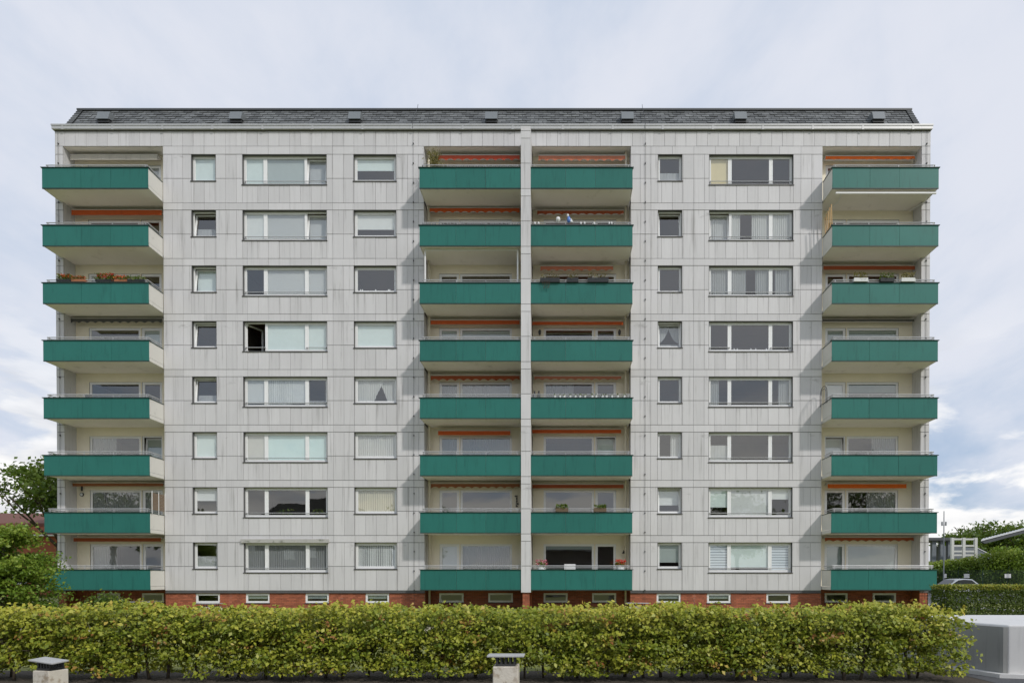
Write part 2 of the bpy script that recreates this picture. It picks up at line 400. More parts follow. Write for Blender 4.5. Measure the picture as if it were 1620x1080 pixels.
# ---- cladding panels
def grid_joints(start, a, b):
    out = [a]; k = math.ceil((a-start)/(16.95/F)-1e-6); x = start+k*16.95/F
    while x < b-.03:
        if x > a+.10: out.append(x)
        x += 16.95/F
    out.append(b); return out
def subtract(rects, hole):
    out = []
    for (x0, x1, z0, z1) in rects:
        a, b, c, d = hole
        if a >= x1-1e-6 or b <= x0+1e-6 or c >= z1-1e-6 or d <= z0+1e-6: out.append((x0, x1, z0, z1)); continue
        if a-x0 > .03: out.append((x0, a, z0, z1))
        if x1-b > .03: out.append((b, x1, z0, z1))
        m0, m1 = max(x0, a), min(x1, b)
        if z1-d > .03: out.append((m0, m1, d, z1))
        if c-z0 > .03: out.append((m0, m1, z0, c))
    return out
panels, bands = [], []
for (a, b, st) in ((A1, B0, WX(271.7)), (C1, D0, WX(1030))):
    js = grid_joints(st, a, b)
    hs = [h for h in HOLES if h[0] > a and h[1] < b]
    for r in range(-1, 8):
        T = zwin(r)
        rows = [(T-1.21, T), (T-2.44, T-1.21)] if r >= 0 else []
        for (z0, z1) in rows:
            z0c = max(z0, Z_CL)
            for i in range(len(js)-1):
                rc = [(js[i], js[i+1], z0c, z1)]
                for h in hs: rc = subtract(rc, h)
                panels += rc
        if r >= 0:
            zt = T+.36 if r < 7 else Z_REC
            jb = js[0:1]+js[2:-2:2]+js[-1:]
            for i in range(len(jb)-1): bands.append((jb[i], jb[i+1], T, zt))
js = grid_joints(WX(271.7), XL, XR)
top = [(js[i], js[i+1], Z_REC, Z_TOP) for i in range(len(js)-1)]
pier = []
for (a, b) in ((XL, A0), (D1, XR)):
    mid = (a+b)/2
    for r in range(8):
        T = zwin(r)
        for (z0, z1) in ((T-1.21, T), (max(Z_CL, T-2.44), T-1.21), (T, T+.36 if r < 7 else Z_REC)):
            pier += [(a, mid, z0, z1), (mid, b, z0, z1)]
def panel_mesh(w, h):
    return cached(('panel', round(w, 2), round(h, 2)), lambda: MB().box(0, w, 0, .03, 0, h).mesh('panel', M_CLAD))
GX, GZ = .006, .012
def place_panel(name, p, y=0.0):
    x0, x1, z0, z1 = p
    w, h = x1-x0-2*GX, z1-z0-2*GZ
    o = link(name, panel_mesh(w, h), bld, (x0+GX, y+rng.uniform(-.004, .004), z0+GZ))
    return o
panels.sort(key=lambda p: -(p[1]-p[0])*(p[3]-p[2]))
for p in panels[:290]: place_panel('cladding_panel', p)
for p in bands: place_panel('string_course_panel', p, -.006)
for p in top: place_panel('fascia_panel', p)
for p in pier: place_panel('corner_panel', p)
mb = MB(); tn = []
for (x0, x1, z0, z1) in panels[290:]:
    y = rng.uniform(-.004, .004); mb.box(x0+GX, x1-GX, y, y+.03, z0+GZ, z1-GZ); tn += [rng.random()]*6
o = bpart('small_cladding_panels', mb, M_CLAD, tone=tn); o['kind'] = 'stuff'

# ---- the fin between the middle balconies
FY = -P_OUT-.05
mb = MB().box(B1+.03, C0-.03, FY+.03, .9, .80, 23.50); fin = bpart('fin', mb, M_JOINT)
zj = [.80]
for r in range(8): zj += [zwin(r)-1.21, zwin(r), zwin(r)+.36]
zj = [q for q in zj if q < 23.3]+[23.52]
for i in range(len(zj)-1):
    if zj[i+1]-zj[i] < .05: continue
    w, h = C0-B1, zj[i+1]-zj[i]-.024
    me = cached(('finp', round(h, 2)), lambda: MB().box(0, w, 0, .04, 0, h).box(0, .03, .04, -FY+.86, 0, h).box(w-.03, w, .04, -FY+.86, 0, h).mesh('fin_panel', M_CLAD))
    link('fin_panel', me, fin, (B1, FY, zj[i]+.012))

# ---- recess walls, with holes for the balcony windows
RW = {  # rear plane pixels: wide pane window and narrow door
 'L': dict(x=(A0, A1), wide=(139, 220.5), door=(222.5, 254.5)),
 'M': dict(x=(B0, B1), wide=(727.5, 809.5), door=(694.5, 726)),
 'N': dict(x=(C0, C1), wide=(860, 940), door=(942, 975)),
 'Q': dict(x=(D0, D1), wide=(1341, 1423), door=(1306.5, 1339))}
RH = []
for k, v in RW.items():
    for r in range(8):
        T = RZ(859.5)+ST*r
        v.setdefault('rows', []).append((RX(v['wide'][0]), RX(v['wide'][1]), RX(v['door'][0]), RX(v['door'][1]), T))
        RH.append((RX(v['wide'][0]), RX(v['wide'][1]), T-1.62, T)); RH.append((RX(v['door'][0]), RX(v['door'][1]), T-2.15, T))
for k, v in RW.items():
    a, b = v['x']
    bpart('recess_wall', wall_sheet(MB(), a, b, .93, Z_REC, REC, RH), M_CREAM)
    bpart('recess_side', MB().quad((a, 0.03, .93), (a, REC, .93), (a, REC, Z_REC), (a, .03, Z_REC)), M_ALC)
    bpart('recess_side', MB().quad((b, REC, .93), (b, 0.03, .93), (b, .03, Z_REC), (b, REC, Z_REC)), M_ALC)
    bpart('recess_ceiling', MB().box(a, b, .04, REC, Z_REC, Z_REC+.05), M_SOFFIT)

# ---- interior: floor slabs, rear partition, cross walls
for r in range(9):
    bpart('floor_slab', MB().box(XL+.05, XR-.05, .9, 5.2, zb(r)-.02, zb(r)+.16).box(A1, B0, .05, .89, zb(r)-.02, zb(r)+.16).box(C1, D0, .05, .89, zb(r)-.02, zb(r)+.16), M_INTF)
mb = MB().quad((XL, 5, 0), (XR, 5, 0), (XR, 5, Z_TOP), (XL, 5, Z_TOP)); bpart('interior_wall', mb, M_INT)
for xw, y0 in ((A1+.1, .9), (WX(361), .06), (WX(538), .06), (B0-.1, .9), (-1.76, .92), (C1+.1, .9), (WX(1100), .06), (D0-.1, .9)):
    bpart('interior_wall', MB().box(xw-.06, xw+.06, y0, 4.95, 0.1, Z_TOP-.1), M_INT)

# ---- brick plinth
def bricks(mb, tn, x0, x1, z0, z1, y, holes, bl=.24, bh=.071, j=.011, flip=None):
    row = 0; z = z0
    while z < z1-.02:
        zz = min(z+bh, z1); x = x0-(bl+j)/2*(row % 2)
        while x < x1:
            a, b = max(x, x0), min(x+bl, x1)
            if b-a > .03:
                for (p, q, s, t) in _cut((a, b, z, zz), holes):
                    dy = rng.uniform(-.004, .004)
                    if flip is None: mb.box(p, q, y+dy, y+.06, s, t)
                    else: mb.box(flip-.03, flip+.03+dy, p, q, s, t)
                    tn += [rng.random()]*6
            x += bl+j
        z += bh+j; row += 1
def _cut(rc, holes):
    r = [rc]
    for h in holes: r = subtract(r, h)
    return [q for q in r if q[1]-q[0] > .02 and q[3]-q[2] > .015]
pl = bpart('plinth', wall_sheet(MB(), A1-.02, B0, 0, Z_CL+.02, .075, BASEF), M_MORTAR); bpart('plinth', wall_sheet(MB(), C1, D0+.02, 0, Z_CL+.02, .075, BASEF), M_MORTAR)
mb, tn = MB(), []
bricks(mb, tn, A1, B0, 0, Z_CL, .05, BASEF); bricks(mb, tn, C1, D0, 0, Z_CL, .05, BASEF)
bricks(mb, tn, XL+.03, A0-.02, 0, Z_CL, .05, []); bricks(mb, tn, D1+.02, XR-.03, 0, Z_CL, .05, [])
o = link('bricks', mb.mesh('bricks', M_BRICK, tn), pl); o['kind'] = 'stuff'
for v in RW.values():
    a, b = v['x']; mb, tn = MB(), []
    pl2 = bpart('recess_plinth', wall_sheet(MB(), a, b, 0, .95, REC+.03, BASER), M_MORTAR); bricks(mb, tn, a, b, 0, .93, REC, BASER)
    bpart('plinth_return', MB().box(a-.10, a-.005, .115, REC, 0, .925), M_BRICK); bpart('plinth_return', MB().box(b+.005, b+.10, .115, REC, 0, .925), M_BRICK)
    o = link('bricks', mb.mesh('bricks', M_BRICK, tn), pl2); o['kind'] = 'stuff'
mb, tn = MB(), []
fx0, fx1 = B1+.07, C0-.09
mbm = MB().box(fx0+.02, fx1-.02, FY+.12, .8, 0, .8); fp = bpart('fin_plinth', mbm, M_MORTAR)
bricks(mb, tn, fx0, fx1, 0, .80, FY+.09, []); bricks(mb, tn, FY+.12, .8, 0, .8, 0, [], flip=fx1-.02); bricks(mb, tn, FY+.12, .8, 0, .8, 0, [], flip=fx0+.02)
o = link('bricks', mb.mesh('bricks', M_BRICK, tn), fp); o['kind'] = 'stuff'
bpart('drip_strip', MB().box(A1, B0, -.02, .05, Z_CL-.035, Z_CL-.005).box(C1, D0, -.02, .05, Z_CL-.035, Z_CL-.005), M_SILL)

# ---- curtains, blinds
PLAIN = {}
def cloth(name, col, alpha=0.0, trans=.25, var=.06):
    if name not in PLAIN: PLAIN[name] = pm(name, col, .9, var, 4, trans=trans, alpha=alpha)
    return PLAIN[name]
CURT = {'white': cloth('white_curtain', (.80, .80, .78), .12), 'net': cloth('net_curtain', (.70, .72, .72), .38), 'grey': cloth('grey_net_curtain', (.50, .51, .52), .25),
        'cream': cloth('cream_curtain', (.78, .72, .55), .05), 'lace': cloth('lace_curtain', (.78, .79, .80), .28)}
BLND = {'pale': cloth('pale_blind', (.78, .86, .84), 0, .1), 'grey': cloth('grey_blind', (.50, .55, .54), 0, .1), 'white': cloth('white_blind', (.82, .83, .82), 0, .1),
        'teal': cloth('teal_blind', (.70, .86, .86), 0, .1), 'yellow': cloth('yellow_blind', (.86, .74, .46), 0, .15), 'beige': cloth('beige_blind', (.68, .66, .62), 0, .1),
        'dim': cloth('dim_green_blind', (.36, .42, .40), 0, .1)}
SLAT = pm('blind_slat', (.84, .85, .84), .45, .04, 4)
STRIPE = pm('striped_blind', (.74, .80, .86), .7, .04, 4)
def sheet_wave(x0, x1, z0, z1, y, wl=.11, amp=.022, top=None, bot=None):
    """hanging cloth with vertical folds; bot(u) gives lower edge"""
    mb = MB(); n = max(8, int((x1-x0)/wl*6)); ph = rng.random()*6
    for i in range(n+1):
        u = i/n; x = x0+(x1-x0)*u; yy = y+amp*math.sin(2*math.pi*x/wl+ph+.8*math.sin(x*3.1))+amp*.5*math.sin(x*9)
        zlo = bot(u) if bot else z0
        mb.v += [(x, yy, zlo), (x, yy*.6+y*.4, z1)]
    for i in range(n): mb.f.append((2*i, 2*i+2, 2*i+3, 2*i+1))
    return mb
def dress(win, x0, x1, z0, z1, spec, y):
    """curtains and blinds behind one pane"""
    for s in spec.split('+'):
        if not s: continue
        t = s.split(':'); k = t[0]; c = t[1] if len(t) > 1 else None; f = float(t[2]) if len(t) > 2 else 1.0
        H = z1-z0; Wd = x1-x0
        if k == 'bl':
            link('roller_blind', MB().box(x0, x1, y, y+.008, z1-H*f, z1).box(x0, x1, y-.012, y+.02, z1-H*f-.02, z1-H*f).mesh('roller_blind', BLND[c]), win)
        elif k == 've':
            mb = MB(); z = z1; 
            while z > z1-H*f:
                mb.quad((x0, y-.011, z-.045), (x1, y-.011, z-.045), (x1, y+.011, z), (x0, y+.011, z)); z -= .046
            mb.box(x0, x1, y-.02, y+.02, z, z+.02); link('slatted_blind', mb.mesh('slatted_blind', SLAT), win)
        elif k == 'st':
            mb = MB(); z = z1
            while z > z1-H*f+.05: mb.box(x0, x1, y, y+.006, z-.085, z); z -= .135
            o = link('striped_blind', mb.mesh('striped_blind', STRIPE), win)
            link('roller_blind', MB().box(x0, x1, y+.02, y+.026, z1-H*f, z1).mesh('roller_blind', cloth('blue_grey_sheer', (.42, .48, .56), .1)), win)
        elif k == 'cu': link('curtain', sheet_wave(x0, x1, z1-H*f, z1, y).mesh('curtain', CURT[c], smooth=True), win)
        elif k == 'ca':
            n = 7; link('cafe_curtain', sheet_wave(x0, x1, z0, z0+H*f, y, .075, .014).mesh('cafe_curtain', CURT[c], smooth=True), win)
        elif k == 'cl': link('curtain', sheet_wave(x0, x0+Wd*f, z0, z1, y).mesh('curtain', CURT[c], smooth=True), win)
        elif k == 'cr': link('curtain', sheet_wave(x1-Wd*f, x1, z0, z1, y).mesh('curtain', CURT[c], smooth=True), win)
        elif k == 'vv':          # drawn apart below like an inverted V
            link('curtain', sheet_wave(x0, x0+Wd*.66, z0, z1, y, .09, .02, bot=lambda u: z0+H*.82*max(0, (u-.66)/.34)**.8 if u > .66 else z0).mesh('curtain', CURT[c], smooth=True), win)
            link('curtain', sheet_wave(x1-Wd*.40, x1, z0, z1, y+.04, .09, .02, bot=lambda u: z0+H*.82*max(0, (.45-u)/.45)**.8 if u < .45 else z0).mesh('curtain', CURT[c], smooth=True), win)
        elif k == 'sw':          # swagged pair
            link('curtain', sheet_wave(x0, x0+Wd*.52, z0, z1, y, .08, .015, bot=lambda u: z0+H*(.25+.65*u*u)).mesh('curtain', CURT[c], smooth=True), win)
            link('curtain', sheet_wave(x1-Wd*.52, x1, z0, z1, y+.03, .08, .015, bot=lambda u: z0+H*(.25+.65*(1-u)*(1-u))).mesh('curtain', CURT[c], smooth=True), win)
            link('cafe_curtain', sheet_wave(x0, x1, z0, z0+H*.18, y+.05, .08, .012).mesh('cafe_curtain', CURT[c], smooth=True), win)
        elif k == 'plant':
            n = 50; P = np.stack([nrg.normal((x0+x1)/2, Wd*.15, n), np.full(n, y)+nrg.normal(0, .04, n), z0+.06+nrg.random(n)*.28], 1)
            link('plant', leaf_mesh('plant', P, .10, LM_POT), win)
        elif k == 'things':
            for _ in range(5):
                xx = rng.uniform(x0+.1, x1-.1); link('ornament', MB().lathe([(.03, 0), (.045, .05), (.03, .09), (.015, .13)], 8, (xx, y, z0+.01)).mesh('ornament', M_WHITE), win)

def make_window(name, x0, x1, z1, H, ywall, lights, depth=.17, guard=None, frame=.07, sash=.065, sill=True, reveal=True, yref=None, deep=.55):
    """lights: list of (a, b, state, dressing, transom) with a, b metres from the left of the opening"""
    Wd = x1-x0
    fm = MB().ring(0, Wd, 0, H, frame, depth, depth+.07)
    for (a, b, *_ ) in lights[:-1]: fm.box(b-.035, b+.035, depth+.002, depth+.068, frame, H-frame)
    win = link(name, cached((name, round(Wd, 2), round(H, 2), depth, tuple(round(l[1], 2) for l in lights)), lambda: fm.mesh(name, M_FRAME)), bld, (x0, ywall, z1-H))
    if reveal:
        e = .012; q = MB()
        for (u0, u1, w0, w1) in ((0, e, 0, H), (Wd-e, Wd, 0, H), (e, Wd-e, H-e, H), (e, Wd-e, 0, e)): q.box(u0, u1, -.004, depth, w0, w1)
        link('reveal', cached(('rev', name, round(Wd, 2), round(H, 2)), lambda: q.mesh('reveal', M_REVEAL)), win)
    if sill:
        link('sill', cached(('sill', round(Wd, 2)), lambda: MB().box(-.03, Wd+.03, -.035, .03, -.045, -.003).mesh('sill', M_SILL)), win)
    for (a, b, state, spec) in lights:
        a2 = frame if a <= 0 else a+.03; b2 = Wd-frame if b >= Wd-1e-3 else b-.03
        a2 -= .012; b2 += .012; h0, h1 = frame-.012, H-frame+.012
        w, h = b2-a2, h1-h0
        sme = cached(('sash', round(w, 2), round(h, 2), sash), lambda: MB().ring(0, w, 0, h, sash, -.022, .03).mesh('sash', M_FRAME))
        pme = cached(('pane', round(w, 2), round(h, 2), sash), lambda: MB().quad((sash-.01, .004, sash-.01), (w-sash+.01, .004, sash-.01), (w-sash+.01, .004, h-sash+.01), (sash-.01, .004, h-sash+.01)).mesh('pane', M_GLASS))
        loc = (a2, depth+.02, h0); rot = (0, 0, 0)
        if state == 'tilt': rot = (-R(rng.uniform(6, 8)), 0, 0); loc = (a2, depth+.03, h0)
        if state == 'open': rot = (0, 0, R(62)); loc = (a2, depth+.05, h0)
        jit = (R(rng.uniform(-.35, .35)), 0, R(rng.uniform(-.35, .35)))
        link('sash', sme, win, loc, rot)
        link('pane', pme, win, loc, (rot[0]+jit[0], rot[1], rot[2]+jit[2]))
        dress(win, a2+sash-.03, b2-sash+.03, h0+sash-.03, h1-sash+.03, spec, depth+.085 if state == 'shut' else depth+.26)
    if guard:
        for (a, b) in guard:
            g = MB()
            g.tube([(a, depth-.07, .225), (b, depth-.07, .225)], .019)
            for xx in (a+.03, b-.03): g.box(xx-.02, xx+.02, depth-.08, depth+.01, .205, .245)
            link('guard_bar', g.mesh('guard_bar', M_RAILW), win)
    return win

S_, T_, O_ = 'shut', 'tilt', 'open'
A_ROWS = [(S_, 'ca:lace:.48'), (S_, 'bl:white:.48'), (S_, 'bl:pale:1'), (T_, 'ca:lace:.35'), (T_, ''), (T_, 'bl:pale:1'), (T_, 'ca:lace:.42'), (S_, 'bl:pale:1')]
C_ROWS = ['ve:x:1+cu:grey', 'cu:cream', 'cu:white', 'vv:white', 'bl:pale:1', 'things', 'bl:white:.66', 'bl:pale:.5']
D_ROWS = [(S_, 'bl:grey:.78'), (T_, 'bl:white:.66'), (S_, 'cr:white:.42'), (S_, ''), (T_, 'sw:lace'), (S_, ''), (T_, ''), (S_, 'ca:lace:.38')]
B_ROWS = [((S_, 'cu:grey'), (S_, 'cu:grey'), (S_, 'cu:grey')), ((S_, ''), (S_, 'plant'), (S_, 'plant')), ((S_, 'bl:beige:1'), (S_, 'bl:teal:1'), (S_, 'bl:teal:1')),
          ((S_, 've:x:.9'), (S_, 'cl:net:.64+ve:x:.9'), (S_, 'ca:grey:.2')), ((O_, ''), (S_, 'bl:pale:1'), (S_, 'bl:pale:1')), ((S_, ''), (S_, 've:x:.97'), (S_, 've:x:.97')),
          ((S_, 'bl:white:1'), (S_, 've:x:1'), (T_, 've:x:1')), ((S_, 'bl:pale:1'), (S_, 'bl:grey:1'), (T_, 've:x:1'))]
E_ROWS = [((S_, 'st:x:.96'), (S_, 'bl:pale:.86'), (S_, 'st:x:1')), ((S_, 'bl:pale:.66'), (S_, 've:x:1'), (S_, 'bl:white:.35')), ((S_, 'ca:white:.6'), (S_, ''), (S_, '')),
          ((S_, 'cl:net:.5'), (S_, ''), (S_, 'cr:net:.6')), ((S_, ''), (S_, 'things'), (S_, '')), ((S_, 'cu:net'), (S_, 'cl:net:.4+cr:net:.35'), (S_, 'cr:net:.8')),
          ((T_, 'cu:white'), (S_, 'cl:white:.25+cr:white:.45'), (S_, 'cu:white')), ((S_, 'bl:yellow:1'), (S_, ''), (S_, ''))]
for r in range(8):
    a, b, h = WCOL['A']; make_window('window', a, b, zwin(r), h, 0, [(0, b-a, *A_ROWS[r])])
    a, b, h = WCOL['C']; make_window('window', a, b, zwin(r), h, 0, [(0, b-a, S_, C_ROWS[r])], sash=.085)
    a, b, h = WCOL['D']; make_window('window', a, b, zwin(r), h, 0, [(0, b-a, *D_ROWS[r])])
    for col, rows in (('B', B_ROWS), ('E', E_ROWS)):
        a, b, h = WCOL[col]; w = b-a
        gd = [(.06, w-.06)]
        if r == 4: gd = [(.06, 1.1), (w-1.1, w-.06)]
        make_window('window', a, b, zwin(r), h, 0, [(0, 1.09, *rows[r][0]), (1.09, w-1.09, *rows[r][1]), (w-1.09, w, *rows[r][2])], guard=gd, sash=.075)
# weathered shutter box over the lowest wide window on the left
a, b, h = WCOL['B']
bpart('shutter_box', MB().box(a-.12, b+.06, -.10, .02, zwin(0)-.02, zwin(0)+.17), pm('weathered_shutter_box', (.46, .45, .42), .8, .15, 3, dirt=((.13, .14, .10), 3.0, .5, .8)))
for (x0, x1, z0, z1) in BASEF: make_window('basement_window', x0, x1, z1, z1-z0, .05, [(0, x1-x0, S_, rng.choice(['', '', 'bl:dim:.5']))], depth=.03, frame=.055, sash=.05, reveal=False)
for (x0, x1, z0, z1) in BASER: make_window('basement_window', x0, x1, z1, z1-z0, REC, [(0, x1-x0, S_, rng.choice(['', 'bl:dim:1']))], depth=-.03, frame=.055, sash=.05, reveal=False)

# balcony windows and doors: (wide dressing, door state, door dressing) lowest row first
BALW = {
 'L': [('cl:net:.5', S_, ''), ('cu:grey', S_, 'cu:grey'), ('cl:net:.5', T_, 'bl:dim:1'), ('', S_, ''), ('', S_, 'bl:grey:1'), ('bl:white:.12', S_, ''), ('', S_, ''), ('', S_, 've:x:.4')],
 'M': [('cu:grey', S_, 've:x:1'), ('', S_, ''), ('cu:net', S_, 'cu:net'), ('cu:lace', S_, 'cu:net'), ('bl:grey:1', S_, 'bl:grey:1'), ('', S_, ''), ('', S_, ''), ('', S_, '')],
 'N': [('bl:dim:.12', S_, 'cu:grey:.01'), ('', S_, ''), ('', T_, 'bl:pale:1'), ('cl:grey:.6', S_, ''), ('', S_, ''), ('', S_, ''), ('', S_, ''), ('', S_, '')],
 'Q': [('bl:dim:.88', S_, 'bl:dim:1'), ('cr:grey:.6', S_, ''), ('cr:net:.5', T_, 'bl:white:.7'), ('bl:dim:.3', S_, 'bl:white:.8'), ('bl:dim:.7', S_, 'bl:dim:1'), ('', S_, ''), ('', S_, ''), ('', S_, '')]}
for k, v in RW.items():
    for r in range(8):
        w0, w1, d0, d1, T = v['rows'][r]; ws, ds, dd = BALW[k][r]
        make_window('balcony_window', w0, w1, T, 1.62, REC, [(0, w1-w0, S_, ws)], depth=.03, frame=.06, sash=.06, sill=False, reveal=False)
        make_window('balcony_door', d0, d1, T, 2.15, REC, [(0, d1-d0, ds, dd)], depth=.03, frame=.06, sash=.08, sill=False, reveal=False)

# ---- balconies
def balcony(x0, x1, joints, r, left_open, right_open):
    z = zb(r)
    a = x0+(.05 if left_open else .0); b = x1-(.05 if right_open else .0)
    slab = bpart('balcony', MB().box(a, b, -P_OUT+.05, REC-.004, z+.004, z+.17), M_SOFFIT)
    xs = [x0]+joints+[x1]
    for i in range(3):
        w = xs[i+1]-xs[i]-.010
        me = cached(('par', round(w, 2)), lambda: MB().box(0, w, 0, .022, 0, .965).mesh('parapet_panel', M_GREEN))
        link('parapet_panel', me, slab, (xs[i]+.005, -P_OUT+rng.uniform(-.003, .003), z+.02), (R(rng.uniform(-.15, .15)), 0, 0))
    mb = MB().box(x0-(.05 if left_open else 0), x1+(.05 if right_open else 0), -P_OUT-.045, -P_OUT+.10, z+.985, z+1.015)
    for (op, xx, s) in ((left_open, x0, -1), (right_open, x1, 1)):
        if op: mb.box(xx-.02 if s < 0 else xx-.06, xx+.06 if s < 0 else xx+.02, -P_OUT+.101, -.01, z+.968, z+.99)
    link('coping', mb.mesh('coping', M_GREEND), slab)
    link('parapet_liner', MB().box(x0+.01, x1-.01, -P_OUT+.028, -P_OUT+.045, z+.172, z+.96).mesh('parapet_liner', M_SIDE), slab)
    link('bottom_trim', MB().box(x0, x1, -P_OUT+.003, -P_OUT+.05, z-.025, z+.018).mesh('bottom_trim', M_GREEND), slab)
    for (op, xx) in ((left_open, x0+.005), (right_open, x1-.035)):
        if op:
            link('side_panel', MB().box(xx, xx+.03, -P_OUT+.028, -.006, z+.185, z+.963).mesh('side_panel', M_SIDE), slab)
            link('slab_edge', MB().box(xx-.003, xx+.033, -P_OUT+.052, -.008, z+.004, z+.17).mesh('slab_edge', M_SIDE), slab)
    zr = z+1.015
    rl = MB(); e0 = x0+.12 if left_open else x0+.005; e1 = x1-.12 if right_open else x1-.005
    for (h, rr) in ((.17, .025), (.08, .017)):
        pts = []
        if left_open: pts += [(e0, -.0, zr+h)]
        pts += [(e0, -P_OUT+.12, zr+h), (e1, -P_OUT+.12, zr+h)]
        if right_open: pts += [(e1, 0, zr+h)]
        for i in range(len(pts)-1): rl.tube([pts[i], pts[i+1]], rr, 6)
    for x in (x0+.2, joints[0], joints[1], x1-.2): rl.box(x-.013, x+.013, -P_OUT+.105, -P_OUT+.13, zr-.16, zr+.16)
    link('railing', rl.mesh('railing', M_RAILW, smooth=False), slab)
    return slab
for r in range(8):
    j = [FX(127), FX(174)]
    balcony(A0-.14, A1-.02, j, r, True, True)
    balcony(B0+.02, B1, [FX(721), FX(768)], r, True, False)
    balcony(C0, C1-.03, [FX(895), FX(942)], r, False, True)
    balcony(D0+.02, D1+.2, [FX(1377), FX(1424)], r, True, True)

# ---- downpipes, lightning conductors
for x, s in ((B0+.16, 1), (C1-.2, -1)):
    d = MB().tube([(x, .42, .1), (x, .42, Z_REC-.02)], .06, 10)
    o = bpart('downpipe', d, M_PIPE, smooth=True)
    for r in range(8):
        link('pipe_bracket', cached('brk', lambda: MB().lathe([(.075, 0), (.075, .05)], 10).mesh('pipe_bracket', M_PIPE)), o, (x, .42, zb(r)+2.1))
for p in (92.5, 654, 1021, 1466):
    x = WX(p); d = MB().tube([(x, -.045, .1), (x, -.045, Z_TOP)], .007, 5)
    o = bpart('lightning_conductor', d, M_STEEL)
    z = .9
    while z < Z_TOP:
        link('conductor_clip', cached('clip', lambda: MB().box(-.022, .022, -.02, .045, -.03, .03).mesh('conductor_clip', M_STEEL)), o, (x, -.045, z)); z += .98

# ---- cornice and mansard roof
cor = bpart('cornice', MB().box(WX(84.5), WX(1473.5), -.14, 1.3, 24.12, 24.32), M_METAL)
link('cornice_lip', MB().box(WX(83.8), WX(1474.3), -.165, -.02, 24.28, 24.35).mesh('cornice_lip', M_METAL), cor)
link('eaves_gap', MB().box(XL, XR, .0, .06, 24.065, 24.119).mesh('eaves_gap', M_SILL), cor)
xx = WX(100)
while xx < WX(1470):
    link('cornice_joint', cached('cj', lambda: MB().box(0, .11, -.152, -.141, 24.09, 24.28).mesh('cornice_joint', M_METAL)), cor, (xx, 0, 0)); xx += 2.52
R0, R1 = WX(100.5), WX(1457.5); RY0, RY1, RZ0, RZ1 = .10, 1.10, 24.33, 25.85
mb = MB().prism([(RY0, RZ0), (RY1, RZ1), (11, RZ1), (12, RZ0)], R0, R1, 'x')
roof = bpart('mansard_roof', mb, M_ROOFD)
mb, tn = MB(), []
NCR = 8; dz, dy = (RZ1-RZ0)/NCR, (RY1-RY0)/NCR
nrm = Vector((0, -dz, dy)).normalized()
for i in range(NCR):
    x = R0+.28-(.21 if i % 2 else 0)
    while x < R1-.28:
        a, b = max(x, R0+.28), min(x+.41, R1-.28)
        if b-a > .05:
            u = rng.uniform(.03, .055); lo = Vector((0, RY0+dy*i, RZ0+dz*i-rng.uniform(0, .02)))+nrm*u; hi = Vector((0, RY0+dy*(i+1.1), RZ0+dz*(i+1.1)))+nrm*.012
            lb = lo-nrm*.03
            g = .007
            mb.quad((a+g, lo.y, lo.z), (b-g, lo.y, lo.z), (b-g, hi.y, hi.z), (a+g, hi.y, hi.z)); mb.quad((a+g, lb.y, lb.z), (b-g, lb.y, lb.z), (b-g, lo.y, lo.z), (a+g, lo.y, lo.z))
            tn += [rng.random()]*2
        x += .42
o = link('shingles', mb.mesh('shingles', M_SLATE, tn), roof); o['kind'] = 'stuff'
for (xa, xb) in ((R0-.05, R0+.24), (R1-.24, R1+.05)):
    for i in range(NCR):
        me = MB(); lo = Vector((0, RY0+dy*i, RZ0+dz*i))+nrm*.07; hi = Vector((0, RY0+dy*(i+1), RZ0+dz*(i+1)))+nrm*.04; lb = lo-nrm*.07
        me.quad((xa, lo.y, lo.z), (xb, lo.y, lo.z), (xb, hi.y, hi.z), (xa, hi.y, hi.z)); me.quad((xa, lb.y, lb.z), (xb, lb.y, lb.z), (xb, lo.y, lo.z), (xa, lo.y, lo.z))
        link('verge_tile', me.mesh('verge_tile', M_SLATE), roof)
link('ridge_flashing', MB().box(R0-.06, R1+.06, RY1-.10, RY1+.4, RZ1+.0, RZ1+.09).mesh('ridge_flashing', M_ROOFD), roof)
M_VENT = pm('grey_vent_sheet', (.22, .235, .24), .4, .1, 3, metal=.3)
for p in (169, 377, 563.5, 778, 992, 1169.5, 1386):
    v = MB().prism([(.08, 24.92), (-.06, 24.86), (.10, 25.32), (.75, 25.38), (.75, 25.1)], -.31, .31, 'x')
    o = link('roof_vent', v.mesh('roof_vent', M_VENT), roof, (WX(p)*1.013, .12, -.10))
    link('vent_grille', MB().box(-.29, .29, .03, .5, 24.74, 24.88).mesh('vent_grille', M_STEEL), o)
for p in (654, 1020):
    link('roof_rod', MB().tube([(WX(p)*1.0, -.16, 24.1), (WX(p), -.17, 24.5), (WX(p), RY1-.1, RZ1+.1), (WX(p), RY1, RZ1+.35)], .012, 5).mesh('roof_rod', M_STEEL), roof)

